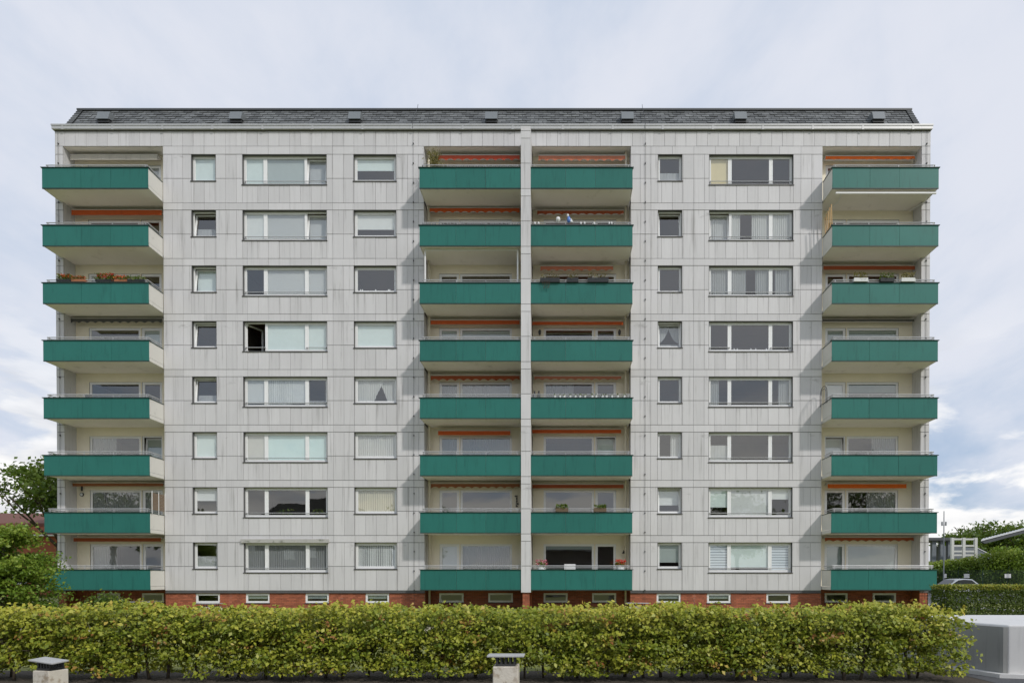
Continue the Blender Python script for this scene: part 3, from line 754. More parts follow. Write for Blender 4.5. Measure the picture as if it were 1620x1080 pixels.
# ------------------------------------------------------------------ awnings (retracted under the balconies above)
M_CASS = pm('awning_cassette', (.62, .60, .56), .5, .08, 3)
AWC = {'orange': (.62, .115, .025), 'rust': (.36, .085, .03), 'salmon': (.62, .22, .13), 'red': (.60, .10, .05), 'bright': (.80, .16, .02), 'brown': (.34, .13, .06), 'pink': (.52, .20, .13), 'grey': (.10, .10, .10), 'cream': (.55, .52, .45)}
AWM = {}
BALN = {'L': 'left corner balcony', 'M': 'balcony left of the central fin', 'N': 'balcony right of the central fin', 'Q': 'right corner balcony'}
def awning(x0p, x1p, yt, yb, col, scal, bk, r, y=.42, arms=False):
    s = 31.29*34/(34+y); x0, x1 = (x0p-889)/s, (x1p-889)/s; zt, z0 = 1.5+(914-yt)/s, 1.5+(914-yb)/s
    L = x1-x0
    if col not in AWM: AWM[col] = pm('awning_cloth_'+col, AWC[col], .85, .14, 2.5, trans=.15, streak=.15)
    e = empty('awning', (x0, y, z0))
    nm = {'orange': 'orange', 'rust': 'rust red', 'salmon': 'salmon pink', 'red': 'red orange', 'bright': 'bright orange', 'brown': 'brownish', 'pink': 'faded pink', 'grey': 'dark grey', 'cream': 'cream'}[col]
    tag(e, f"{nm} {'scalloped' if scal else 'straight edged'} awning on the {ROWN[r]} {BALN[bk]}", 'awning', 'awnings rolled up above the balconies')
    H = zt-z0
    link('cassette', MB().prism([(.03, H*.80), (.0, H*.9), (.03, H+.03), (.30, H+.05), (.36, H*.95), (.33, H*.78), (.1, H*.74)], 0, L, 'x').mesh('cassette', M_CASS), e)
    link('front_profile', MB().box(-.01, L+.01, -.05, -.012, H*.88, H*1.0).mesh('front_profile', M_CASS), e)
    mb = MB(); n = max(12, int(L/.05)); wl = .42
    for i in range(n+1):
        x = L*i/n; zlo = 0
        if scal: zlo = H*.30*abs(math.sin(math.pi*x/wl))
        yy = -.03+.006*math.sin(x*7)
        mb.v += [(x, yy-.01*(1 if scal else 0), zlo), (x, yy, H*.93)]
    for i in range(n): mb.f.append((2*i, 2*i+2, 2*i+3, 2*i+1))
    v = link('valance', mb.mesh('valance', AWM[col]), e)
    if not scal: v.location.y = -.008
    link('roller', MB().tube([(.05, .12, H*.86), (L-.05, .12, H*.86)], .05, 8).mesh('roller', AWM[col], smooth=True), e)
    for xx in ((.12, L-.12) if not arms else (.12, L*.3, L*.7, L-.12)):
        link('arm', MB().tube([(xx, .25, H*.80), (xx+(.35 if xx < L/2 else -.35), .03, H*.86)], .018, 6).mesh('arm', M_CASS), e)
AW = [('L', 7, 112, 249, 244.5, 253, 'cream', 0, 1), ('L', 6, 113, 256, 331, 340, 'orange', 0, 0), ('L', 4, 111, 255, 502, 510, 'grey', 1, 0), ('L', 1, 112, 256, 762.5, 768, 'brown', 0, 0), ('L', 0, 113, 252, 849, 855.5, 'rust', 0, 0),
      ('M', 7, 693, 822, 245, 254, 'red', 1, 0), ('M', 6, 677, 822, 328, 336.5, 'orange', 1, 0), ('M', 4, 681, 822, 505, 512, 'orange', 0, 0), ('M', 3, 681, 822, 592, 601, 'rust', 1, 0), ('M', 2, 692.5, 807, 679.5, 687, 'orange', 0, 0), ('M', 1, 681, 822, 763, 771, 'brown', 1, 0),
      ('N', 7, 852, 989, 245.5, 255, 'salmon', 1, 0), ('N', 6, 850, 987, 332, 339.5, 'rust', 1, 0), ('N', 5, 855, 970, 419.5, 428, 'salmon', 1, 0), ('N', 4, 841, 986, 507, 513, 'orange', 0, 0), ('N', 3, 845, 983, 593, 600, 'pink', 1, 0), ('N', 2, 841, 983, 677.5, 684, 'orange', 0, 0), ('N', 1, 841, 987, 764.5, 771, 'rust', 0, 0),
      ('Q', 7, 1306, 1447, 246.5, 253, 'bright', 1, 0), ('Q', 5, 1303, 1448, 419, 426, 'rust', 0, 0), ('Q', 4, 1302, 1447, 503.5, 507.5, 'grey', 0, 0), ('Q', 1, 1311, 1436, 763.5, 771, 'bright', 0, 0), ('Q', 0, 1307, 1448, 848.5, 855.5, 'rust', 1, 0)]
for (bk, r, a, b, t, bt, c, sc, ar) in AW: awning(a, b, t, bt, c, sc, bk, r, arms=ar)
# white awning bar hanging out under the uppermost right balcony
s = 32.1; e = empty('awning_bar', ((1320-889)/s, -1.05, 20.33)); L = (1478-1320)/s
tag(e, 'long white awning bar slung beneath the top right corner balcony', 'awning')
link('bar', MB().box(0, L, -.05, .03, 0, .085).mesh('bar', M_WHITE), e)
for xx in (.3, L-.3): link('arm', MB().tube([(xx, .0, .06), (xx+.2, .9, .10), (xx-.1, 1.75, .12)], .022, 6).mesh('arm', M_WHITE), e)
# white portal frame on the sixth floor balcony left of the fin
e = empty('balcony_screen_frame', (B0+.1, -P_OUT+.3, zb(5)+1.0))
tag(e, 'white tubular portal frame standing on the sixth floor balcony left of the fin', 'frame')
wv = B1-B0-.25
link('post', MB().box(.10, .17, 0, .07, -.82, 1.72).mesh('post', M_WHITE), e); link('post', MB().box(wv-.07, wv, 0, .07, -.82, 1.72).mesh('post', M_WHITE), e)
link('crossbar', MB().box(.10, wv, -.01, .08, 1.721, 1.80).mesh('crossbar', M_WHITE), e)

# ------------------------------------------------------------------ planters, flowers and small things on the balconies
M_PDARK = pm('dark_planter', (.025, .027, .03), .6, .15, 6)
M_PBROWN = pm('brown_planter', (.16, .11, .07), .7, .15, 6)
M_TERR = pm('terracotta', (.42, .16, .08), .8, .1, 6)
M_WOVEN = pm('woven_screen', (.20, .145, .10), .8, .2, 9)
M_WOOD = pm('bamboo_wood', (.62, .40, .18), .7, .15, 6)
M_BLUE = pm('blue_enamel', (.10, .22, .60), .3, .1, 6)
def clump(n, w, d, h, size, m, z0=0, droop=.0, tone=None):
    P = np.stack([nrg.uniform(-w/2, w/2, n), nrg.normal(0, d/3, n), z0+h*nrg.random(n)**.8], 1)
    return leaf_mesh('leaves', P, size, m, normal=np.array([0, -.4, .6]), spread=1.0)
def planter(xp, row, wpx, m, lab, hz=.16, plant=None, flower=None, out=True, dz=0.0, y=None, size=.09, n=70, ph=.22):
    """trough on the balcony rail; xp, wpx photo pixels in the balcony front plane"""
    x = FX(xp); w = wpx/32.44
    yy = -P_OUT-.02 if y is None else y
    e = empty('planter', (x, yy, zb(row)+1.03+dz)); tag(e, lab, 'planter', 'planters along the balcony rails')
    t = .1
    link('trough', MB().prism([(-t*.8, 0), (t*.8, 0), (t, hz), (t*.8, hz), (t*.7, hz*.85), (-t*.7, hz*.85), (-t*.8, hz), (-t, hz)], -w/2, w/2, 'x').mesh('trough', m), e)
    link('hook', MB().box(-w*.35, -w*.33, .02, .16, .02, .07).box(w*.33, w*.35, .02, .16, .02, .07).mesh('hook', M_STEEL), e)
    if plant: link('leaves', clump(n, w*.95, .2, ph, size, plant, hz*.8), e)
    if flower: 
        o = link('flowers', clump(int(n*.7), w*.85, .2, ph*.7, size*.8, flower, hz*.8+ph*.35), e); o['kind'] = 'stuff'
    return e
OW = 'on the rail of the'
# left corner, sixth floor: red and orange flowers
for i, (xp, w, fl, lb, n, ph) in enumerate([(98, 24, LM_ORANGE, 'orange begonias at the outer end', 150, .24), (120, 24, None, 'reddish brown foliage beside orange begonias', 90, .16), (163, 30, LM_RED, 'bright red geraniums in the middle', 170, .27), (186, 26, LM_ORANGE, 'dull orange blooms right of the red geraniums', 110, .18), (212, 28, None, 'plain green leaves near the right end', 90, .16)]):
    planter(xp, 5, w, M_TERR if i % 2 else M_PDARK, f'trough of {lb}, left corner sixth floor rail', .10, LM_DRY if i in (1,) else LM_POT, fl or (LM_ORANGE if i == 1 else None), y=-P_OUT+.12, dz=.06, n=int(n*1.6), ph=ph*1.15)
e = empty('arching_plant', (FX(218), -P_OUT+.40, zb(5)+.18)); tag(e, 'green arching houseplant at the right end of the left corner sixth floor balcony', 'plant')
link('pot', MB().lathe([(.12, 0), (.17, .28), (.15, .28), (.14, .25)], 12).mesh('pot', M_TERR), e)
for i in range(16):
    a = rng.uniform(0, 6.28); l = rng.uniform(.35, .6); mb = MB()
    pts = [(math.cos(a)*l*t, math.sin(a)*l*.6*t, .25+1.25*t-.55*t*t*(.6+l)) for t in (0, .3, .55, .8, 1)]
    for k in range(4):
        p, q = pts[k], pts[k+1]; wd = .03*(1-k*.2); wq = .03*(1-(k+1)*.24)
        mb.quad((p[0]-wd, p[1], p[2]), (p[0]+wd, p[1], p[2]), (q[0]+wq, q[1], q[2]), (q[0]-wq, q[1], q[2]))
    link('frond', mb.mesh('frond', LM_POT, [rng.random()]*4), e)
# bamboo shrub, top floor left of the fin
e = empty('bamboo_shrub', (FX(685), -P_OUT+.45, zb(7)+.18)); tag(e, 'feathery yellow green bamboo in the top floor balcony left of the fin', 'plant')
link('pot', MB().lathe([(.18, 0), (.24, .4), (.22, .4), (.2, .36)], 14).mesh('pot', M_TERR), e)
for i in range(14):
    a = rng.uniform(0, 6.28); l = rng.uniform(.05, .3); h = rng.uniform(1.3, 2.0)
    link('cane', MB().tube([(0, 0, .35), (math.cos(a)*l*.4, math.sin(a)*l*.4, h*.6), (math.cos(a)*l, math.sin(a)*l, h)], .008, 4).mesh('cane', LM_DRY), e)
n = 800; P = np.stack([nrg.normal(0, .17, n), nrg.normal(0, .15, n), .6+1.25*nrg.random(n)**.7], 1); P[:, 0] += (P[:, 2]-1.2)*-.05
link('leaves', leaf_mesh('leaves', P, .11, LM_DRY, aspect=.3), e)
n = 260; P = np.stack([nrg.normal(.45, .22, n), nrg.normal(0, .12, n), .75+.45*nrg.random(n)**1.2], 1); link('low_leaves', leaf_mesh('leaves', P, .10, LM_DRY, aspect=.35), e)
# right of fin, sixth floor: three dark troughs hung outside
for xp, w, lb in ((870, 31, 'leftmost dark trough with dead trailing stems'), (906, 18, 'small dark trough between the two long ones'), (946, 33, 'rightmost long dark trough with thin weeds')):
    e = planter(xp, 5, w, M_PDARK, f'{lb}, sixth floor rail right of the fin', .2, LM_DRY, None, dz=-.03, n=70, size=.075, ph=.26)
    if xp == 870:
        for i in range(9):
            x0 = rng.uniform(-.45, .1); link('stem', MB().tube([(x0, -.10, .05), (x0+rng.uniform(-.1, .2), -.12, -.12), (x0+rng.uniform(-.1, .3), -.10, -.32)], .007, 4).mesh('stem', M_BARK), e)
ORD = ['first', 'second', 'third', 'fourth', 'fifth', 'sixth', 'seventh', 'eighth', 'ninth', 'tenth', 'eleventh', 'twelfth', 'thirteenth', 'fourteenth']
# ornaments, seventh floor right of fin
def small(name, xp, row, lab, cat, builder, mat, y=-P_OUT+.1, dz=0, group=None):
    o = link(name, builder.mesh(name, mat, smooth=True), None, (FX(xp), y, zb(row)+1.02+dz)); tag(o, lab, cat, group); return o
small('garden_ball', 883, 6, 'round white ball ornament on the seventh floor rail right of the fin', 'ornament', MB().lathe([(.02, .14), (.03, .2), (.09, .24), (.115, .32), (.09, .40), (.03, .44), (.005, .445)], 14), M_WHITE)
e = empty('bird_ornament', (FX(900), -P_OUT+.1, zb(6)+1.16)); tag(e, 'blue and white bird figure perched on the seventh floor rail', 'ornament')
link('body', MB().lathe([(.01, 0), (.07, .05), (.10, .14), (.08, .24), (.03, .32), (.005, .33)], 12).mesh('body', M_BLUE, smooth=True), e)
link('head', MB().lathe([(.01, .29), (.05, .32), (.06, .38), (.03, .43), (.005, .44)], 10, (-.05, 0, 0)).mesh('head', M_WHITE, smooth=True), e)
link('wing', MB().prism([(.02, .08), (.2, .02), (.16, .16), (.04, .26)], -.03, .03, 'y').mesh('wing', M_WHITE), e)
for i, xp in enumerate((846, 852, 919, 925, 940, 964, 968)):
    small('rail_light', xp, 6, f'{ORD[i]} tiny white lantern from the left on the seventh floor rail', 'lantern', MB().lathe([(.02, .06), (.04, .1), (.04, .17), (.01, .2)], 8), M_WHITE, group='small lanterns on the seventh floor rail')
# fourth floor right of the fin: a row of small pots
for i in range(14):
    xp = 876+i*8.6+rng.uniform(-2, 2); e = empty('small_pot', (FX(xp), -P_OUT+.1, zb(3)+1.02)); tag(e, f'{ORD[i]} small white potted plant from the left on the fourth floor rail', 'pot', 'small pots on the fourth floor rail')
    link('pot', cached('spot', lambda: MB().lathe([(.045, 0), (.06, .11), (.05, .11)], 8).mesh('pot', M_WHITE)), e); link('leaves', clump(14, .13, .1, .10, .06, LM_TREE, .1), e)
for xp, hh in ((845, .36), (852, .38)):
    small('dark_vase', xp, 3, ('left' if xp == 845 else 'right')+' one of two black vases beside the fin on the fourth floor', 'vase', MB().lathe([(.05, 0), (.09, .1), (.08, hh*.6), (.03, hh*.75), (.04, hh)], 10), M_PDARK, y=-P_OUT+.25)
# second floor right of fin: two brown troughs with green plants
planter(889, 1, 20, M_PBROWN, 'brown trough of bright green plant left of its twin, second floor rail', .18, LM_POT, None, n=170, ph=.22)
planter(949.5, 1, 20, M_PBROWN, 'brown trough of bright green plant nearer the right end, second floor rail', .18, LM_POT, None, n=150, ph=.2)
# lowest floor right of fin
for nm, xp, fl, lab, w, n in (('flowering_plant', 856, LM_PINK, 'pink and white flowers beside the fin on the lowest balcony', .55, 130), ('flowering_plant', 983, LM_RED, 'mass of red geraniums at the right end of the lowest balcony', .52, 190)):
    e = empty(nm, (FX(xp), -P_OUT+.3, zb(0)+.18)); tag(e, lab, 'flowers')
    link('pot', MB().lathe([(.14, 0), (.2, .5), (.24, .95), (.2, .95)], 12).mesh('pot', M_WHITE), e)
    link('leaves', clump(110, w*.9, .3, .3, .1, LM_TREE if fl is LM_PINK else LM_POT, .9), e); o = link('flowers', clump(n, w, .35, .3, .075, fl, 1.02), e); o['kind'] = 'stuff'
e = empty('balcony_chair', (FX(902), -.45, zb(0)+.17)); tag(e, 'white plastic armchair behind the rail of the lowest balcony', 'chair')
link('backrest', bevel(link('x', MB().box(-.28, .28, .0, .05, .45, 1.12).mesh('backrest', M_WHITE), None), .02).data, e); bpy.data.objects.remove(bpy.data.objects['x'])
link('seat', MB().box(-.27, .27, -.45, .0, .40, .44).mesh('seat', M_WHITE), e)
for xx in (-.25, .21):
    for yy in (-.44, -.02): link('leg', cached('cleg', lambda: MB().box(0, .04, 0, .04, 0, .40).mesh('leg', M_WHITE)), e, (xx, yy, 0))
    link('armrest', MB().box(xx, xx+.04, -.43, -.001, .64, .67).mesh('armrest', M_WHITE), e)
e = empty('wall_lamp', (RX(987), REC, RZ(871))); tag(e, 'dark wall lamp beside the balcony door on the lowest floor right of the fin', 'lamp')
link('bracket', MB().tube([(0, 0, 0), (0, -.12, .06), (0, -.16, 0)], .015, 6).mesh('bracket', M_STEEL), e); link('shade', MB().lathe([(.04, 0), (.1, -.12), (.09, -.12), (.03, -.01)], 10, (0, -.16, 0)).mesh('shade', M_STEEL), e)
for xp, nm2 in ((854, 'left'), (980, 'right')):
    e = empty('wall_lantern', (RX(xp), REC, RZ(526))); tag(e, f'black wall lantern on the {nm2} of the fifth floor balcony window right of the fin', 'lamp')
    link('bracket', MB().box(-.02, .02, -.10, -.002, -.02, .02).mesh('bracket', M_STEEL), e); link('lantern', MB().lathe([(.02, -.14), (.06, -.08), (.075, .08), (.02, .16)], 6, (0, -.12, 0)).mesh('lantern', M_STEEL), e)
# wind chime and wall charm (second floor)
e = empty('wind_chime', (RX(817), REC-.04, RZ(791))); tag(e, 'dark wrought wall ornament on the second floor wall left of the fin', 'ornament')
link('stem', MB().tube([(.02, 0, .3), (0, -.02, 0), (-.03, 0, -.3)], .02, 6).mesh('stem', M_STEEL), e)
for i in range(5): link('charm', MB().lathe([(.01, -.05), (.05, 0), (.01, .05)], 6, (rng.uniform(-.06, .06), -.03, -.28+i*.13)).mesh('charm', M_STEEL), e)
e = empty('thermometer', (RX(127), REC-.02, RZ(781))); tag(e, 'small round barometer hanging on cream wall, second floor left corner balcony', 'barometer')
link('dial', MB().tube([(0, 0, 0), (0, -.05, 0)], .10, 14).mesh('dial', M_STEEL), e); link('face', MB().tube([(0, -.052, 0), (0, -.056, 0)], .075, 14).mesh('face', M_WHITE), e); link('stem', MB().box(-.035, .035, -.04, 0, .18, .46).mesh('stem', M_STEEL), e)
# bamboo screen on left corner second floor
e = empty('bamboo_screen', (FX(234.5), -P_OUT+.08, zb(1)+1.05)); tag(e, 'woven brown screen on the side rail of the second floor left corner balcony', 'screen')
for i in range(12): link('slat', cached('bslat', lambda: MB().box(-.012, .012, 0, 1.1, 0, .062).mesh('slat', M_WOVEN)), e, (0, 0, .1+i*.07))
for yy in (.0, .55, 1.08): link('post', cached('bpost', lambda: MB().box(.013, .035, 0, .03, -.1, 1.02).mesh('post', M_WHITE)), e, (0, yy, 0))
# wooden poles on right corner seventh floor
e = empty('wooden_trellis', (D0+.09, -.95, zb(6)+.9)); tag(e, 'slim wooden trellis stakes leaning at the seventh floor right corner balcony', 'trellis')
for i in range(5): link('stake', MB().tube([(.02, .0+.2*i, 0), (-.02, .0+.2*i, 1.25-i*.05)], .026, 5).mesh('stake', M_WOOD), e)
link('stay', MB().tube([(.03, -.05, .1), (-.05, .95, .1)], .012, 5).mesh('stay', M_TERR), e)
# black arched trellis on right corner fourth floor
e = empty('arched_trellis', (FX(1312), -.7, zb(3)+1.0)); tag(e, 'black wire arch trellis on the fourth floor right corner balcony', 'trellis')
def arch(y0, y1, h): return [(0, y0, -.2)]+[(0, (y0+y1)/2-(y1-y0)/2*math.cos(t), h*.45+h*.55*math.sin(t)) for t in [math.pi*i/8 for i in range(9)]]+[(0, y1, -.2)]
link('hoop', MB().tube(arch(-.35, .55, .72), .016, 5).mesh('hoop', M_STEEL), e); link('hoop', MB().tube(arch(-.24, .44, .60), .010, 5).mesh('hoop', M_STEEL), e)
for yy in (-.1, .1, .3): link('wire', cached('wire', lambda: MB().tube([(0, 0, -.2), (0, 0, .60)], .008, 4).mesh('wire', M_STEEL)), e, (0, yy, 0))
# right corner, sixth floor troughs
for xp, m, lb in ((1362, M_WHITE, 'white trough of dry trailing plants, leftmost'), (1404, M_PDARK, 'black trough of yellow green shoots, middle one'), (1437, M_WHITE, 'white trough with yellow flowers, rightmost')):
    planter(xp, 5, 22, m, f'{lb} on the sixth floor right corner rail', .17, LM_DRY if xp != 1404 else LM_POT, None, n=130, size=.085, ph=.30)
M_CLIP = pm('grey_plastic_clip', (.30, .30, .31), .5, .3, 9)
# fairy row of slim pale clips on the sixth and seventh floor rails left of the fin
for row, a, b in ((7, 700, 822), (6, 668, 822)):
    mb = MB(); x = FX(a)
    while x < FX(b): mb.box(x, x+.05, -P_OUT+.08, -P_OUT+.16, 0, .06); x += rng.choice([.11, .12, .13, .2])
    o = link('clip_row', mb.mesh('clip_row', M_CLIP), None, (0, 0, zb(row)+1.10)); tag(o, f'row of small pale bird guards along the {ROWN[row]} rail left of the fin', 'bird guard', kind='stuff')
small('chair_back', 114, 3, 'dark chair back showing above the rail of the fourth floor left corner balcony', 'chair', MB().box(-.16, .16, 0, .03, -.6, .42).box(-.16, -.12, -.4, 0, -.6, -.2), M_STEEL, y=-.2)

# ------------------------------------------------------------------ vegetation
def fork(mb, p, d, l, r, depth, tips, up=.25, spread=.7):
    q = p+d*l; m = (p+q)/2+Vector((rng.uniform(-1, 1), rng.uniform(-1, 1), rng.uniform(-.4, .4)))*l*.07
    mb.tube([p, m, q], r, 6, r*.68); tips.append(m); tips.append(q)
    if depth == 0: return
    for i in range(rng.choice([2, 3, 3])):
        nd = (d+Vector((rng.uniform(-1, 1), rng.uniform(-1, 1), rng.uniform(-.5, .8)))*spread+Vector((0, 0, up*.5))).normalized()
        fork(mb, q, nd, l*rng.uniform(.62, .85), r*.62, depth-1, tips, up, spread)
def tree(name, loc, h, rad, lm, lab, trunk=.45, leaf=.35, n=6000, cz=None, squash=.8, group=None, clumps=60, cat='tree', hollow=.55):
    e = empty(name, loc); tag(e, lab, cat, group)
    tb = MB(); tips = []; th = h*trunk; tr = h*.022+.04
    tb.tube([(0, 0, -.1), (rng.uniform(-.1, .1), 0, th*.5), (rng.uniform(-.15, .15), rng.uniform(-.1, .1), th)], tr*1.2, 8, tr*.8)
    link('trunk', tb.mesh('trunk', M_BARK, smooth=True), e)
    for i in range(5):
        b = MB(); a = i*1.257+rng.uniform(-.3, .3)
        fork(b, Vector((0, 0, th*rng.uniform(.75, 1))), Vector((math.cos(a)*.7, math.sin(a)*.7, .8)).normalized(), rad*.55, tr*.5, 2, tips)
        link('limb', b.mesh('limb', M_BARK, smooth=True), e)
    cz = cz or h-rad*squash
    cs = []
    while len(cs) < clumps:
        v = nrg.normal(size=3); v /= np.linalg.norm(v); rr = rng.uniform(hollow, 1.0)
        c = np.array([v[0]*rad*rr, v[1]*rad*rr, cz+v[2]*rad*squash*rr]);
        if c[2] > .15: cs.append(c)
    cs = np.array(cs); idx = nrg.integers(0, clumps, n); sg = rad*.15
    P = cs[idx]+nrg.normal(size=(n, 3))*sg*np.array([1, 1, .6]); P = P[P[:, 2] > .05]; idx = idx[:len(P)]
    tone = np.clip(.35+.3*nrg.random(len(P))+.3*(nrg.random(clumps)[idx]-.3), 0, 1)
    link('crown', leaf_mesh('crown', P, leaf, lm, normal=np.array([0, -.2, .8]), spread=.8, tone=tone), e)
    return e
def at(px, py, d): return ((px-889)*d/1064, d-34.1, 1.5+(914-py)*d/1064)

# hedge in front: beech, leaves on twigs, see-through low down
HX0, HX1, HY0, HY1, HZ = -9.2, 5.75, -24.65, -23.75, 1.055
hedge = empty('beech_hedge', ((HX0+HX1)/2, (HY0+HY1)/2, 0)); tag(hedge, 'long loose beech hedge of yellow green leaves across the foreground', 'hedge')
hx, hy = hedge.location.x, hedge.location.y
def hnoise(x, s): return math.sin(x*s)+.6*math.sin(x*s*2.3+1.3)+.4*math.sin(x*s*5.1+.4)
N = 3300; C = []
while len(C) < N:
    x = rng.uniform(HX0, HX1+.15); y = rng.uniform(HY0, HY1); ztop = HZ+.03*hnoise(x, 1.7)-.02; z = .09+(ztop-.09)*rng.random()**.8
    gap = hnoise(x*1.0+3, 1.1)+hnoise(z*2.1+x*.6, 1.9)*.8
    if z < .55 and rng.random() < .16+.20*gap: continue
    if z < .16 and rng.random() < .2: continue
    if x > HX1-.35 and rng.random() < (x-HX1+.35)/.6: continue
    C.append((x, y, z))
C = np.array(C); nl = 30; idx = np.repeat(np.arange(N), nl)
P = C[idx]+nrg.normal(size=(N*nl, 3))*np.array([.085, .075, .042]); P[:, 2] = np.maximum(P[:, 2], .1)
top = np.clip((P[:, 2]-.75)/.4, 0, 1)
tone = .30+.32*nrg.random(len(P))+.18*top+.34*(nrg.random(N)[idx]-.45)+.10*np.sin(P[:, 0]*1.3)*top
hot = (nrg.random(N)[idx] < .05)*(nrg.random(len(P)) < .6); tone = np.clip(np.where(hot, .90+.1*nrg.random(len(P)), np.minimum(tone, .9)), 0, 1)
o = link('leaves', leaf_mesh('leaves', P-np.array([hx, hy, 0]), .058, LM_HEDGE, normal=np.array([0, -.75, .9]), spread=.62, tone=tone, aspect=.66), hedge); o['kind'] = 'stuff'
tw = MB()
for i in range(900):
    c = C[rng.randrange(N)]; d = Vector((rng.uniform(-1, 1), rng.uniform(-.8, .5), rng.uniform(-.2, 1))).normalized()*rng.uniform(.12, .30)
    p = Vector((c[0]-hx, c[1]-hy, c[2]-.08)); tw.tube([p, p+d*.5+Vector((0, 0, .015)), p+d], .0045, 3, .002)
o = link('twigs', tw.mesh('twigs', M_BARK), hedge); o['kind'] = 'stuff'
# fresh shoots standing out of the top and front
SH = []
for i in range(260):
    x = rng.uniform(HX0, HX1+.1); y = rng.uniform(HY0-.05, HY1); l = rng.uniform(.03, .12); a = rng.uniform(-.6, .6)
    for k in range(7): t = k/6; SH.append((x+a*l*t+rng.uniform(-.02, .02), y-rng.uniform(0, .05), HZ-.04+.03*hnoise(x, 1.7)+l*t))
SH = np.array(SH); o = link('shoots', leaf_mesh('shoots', SH-np.array([hx, hy, 0]), .06, LM_HEDGE, normal=np.array([0, -.5, .7]), spread=.8, tone=np.clip(.55+.4*nrg.random(len(SH)), 0, 1)), hedge); o['kind'] = 'stuff'
for i in range(46):
    x = HX0+.2+(HX1-HX0-.5)*i/45+rng.uniform(-.12, .12); y = rng.uniform(HY0+.3, HY1-.2); mb = MB(); tips = []
    fork(mb, Vector((x-hx, y-hy, -.02)), Vector((rng.uniform(-.2, .2), rng.uniform(-.15, .15), 1)).normalized(), rng.uniform(.26, .36), rng.uniform(.017, .03), 3, tips, .5, .55)
    link('stem', mb.mesh('stem', M_BARK, smooth=True), hedge)

# low ventilation blocks with raised slabs
def vent(name, px, py, d, w, lab, rot=0.0, hblk=.36, tilt=0.0):
    x, y, z = at(px, py, d); e = empty(name, (x, y, 0), (0, 0, rot)); tag(e, lab, 'vent', 'low concrete vents under raised slabs')
    bw = w*.34; o = link('block', MB().box(-bw, bw, -bw, bw, -.05, hblk).mesh('block', M_CONC), e); bevel(o, .012)
    link('collar', MB().box(-bw*.78, bw*.78, -bw*.78, bw*.78, hblk+.001, hblk+.03).mesh('collar', M_STEEL), e)
    for i in range(5):
        for yy in (-bw*.7, bw*.7-.02): link('bar', cached(('vbar', w), lambda: MB().box(-.013, .013, 0, .02, hblk+.03, hblk+.13).mesh('bar', M_STEEL)), e, (-bw*.7+i*bw*.35, yy, 0))
    s = link('slab', MB().box(-w/2, w/2, -w*.36, w*.22, hblk+.12, hblk+.142).mesh('slab', M_SLABG), e, (0, 0, 0), (tilt, tilt*1.2, 0)); bevel(s, .006)
    return e
vent('ventilation_block', 800, 1050, 8.75, .48, 'concrete block vent with pale speckled slab in front of the hedge, mid picture')
vent('ventilation_block', 70, 1050, 8.75, .40, 'concrete block vent with tilted slab in front of the hedge, far left', rot=R(-14), tilt=R(4), hblk=.30)
for i, (px, py, d, lb) in enumerate(((221, 962, 30.5, 'small block vent by the shaded plinth under the left corner balcony'), (60, 992, 17.5, 'pale block vent glimpsed through the left end of the hedge'), (110, 995, 18.5, 'pale block vent half hidden right of another behind the hedge left'), (665, 1005, 16.5, 'pale block vent glimpsed through the hedge left of the fin'), (722, 1008, 16.5, 'pale block vent glimpsed through the hedge just below the fin'), (330, 968, 28.0, 'pale block vent on the lawn below the small left window column'), (1010, 968, 28.5, 'pale block vent on the lawn right of the middle balconies'))):
    x, y, z = at(px, py, d); e = vent('ventilation_block', px, py, d, .95 if i else 1.0, lb, rot=rng.uniform(-.3, .3), hblk=.32 if i else .30)

# white ramp wall at the right
wl = empty('ramp_wall', (7.6, -22.6, 0)); tag(wl, 'thick white painted concrete ramp wall at the right end of the hedge', 'wall')
foot = [(6.72, -24.08), (6.46, -23.2), (6.20, -21.3), (13, -21.3), (13, -24.35), (6.95, -24.15)]
o = link('wall_block', MB().prism([(x-7.6, y+22.6) for x, y in foot], -.1, .80, 'z').mesh('wall_block', M_WALLW), wl); bevel(o, .03, 3)
o = link('kerb_lip', MB().prism([(x*1.0-7.6, y+22.6) for x, y in [(6.55, -24.15), (6.34, -23.55), (6.4, -23.2), (6.66, -24.05), (6.95, -24.15), (13, -24.35), (13, -24.45), (6.95, -24.26)]], 0.01, .07, 'z').mesh('kerb_lip', M_WALLW), wl)

M_SHADEFACE = pm('shade_toned_concrete', (.30, .30, .285), .85, .12, 1.5, streak=.25, bump=.1)  # darker grey paints in the shade on the white wall's left face
o = link('side_shade_slab', MB().prism([(x-7.6, y+22.6) for x, y in [(6.715, -24.08), (6.455, -23.2), (6.195, -21.35), (6.15, -21.35), (6.40, -23.2), (6.66, -24.06)]], .02, .765, 'z').mesh('side_shade_slab', M_SHADEFACE), wl)  # thin sheet added along the left face to carry that shade colour
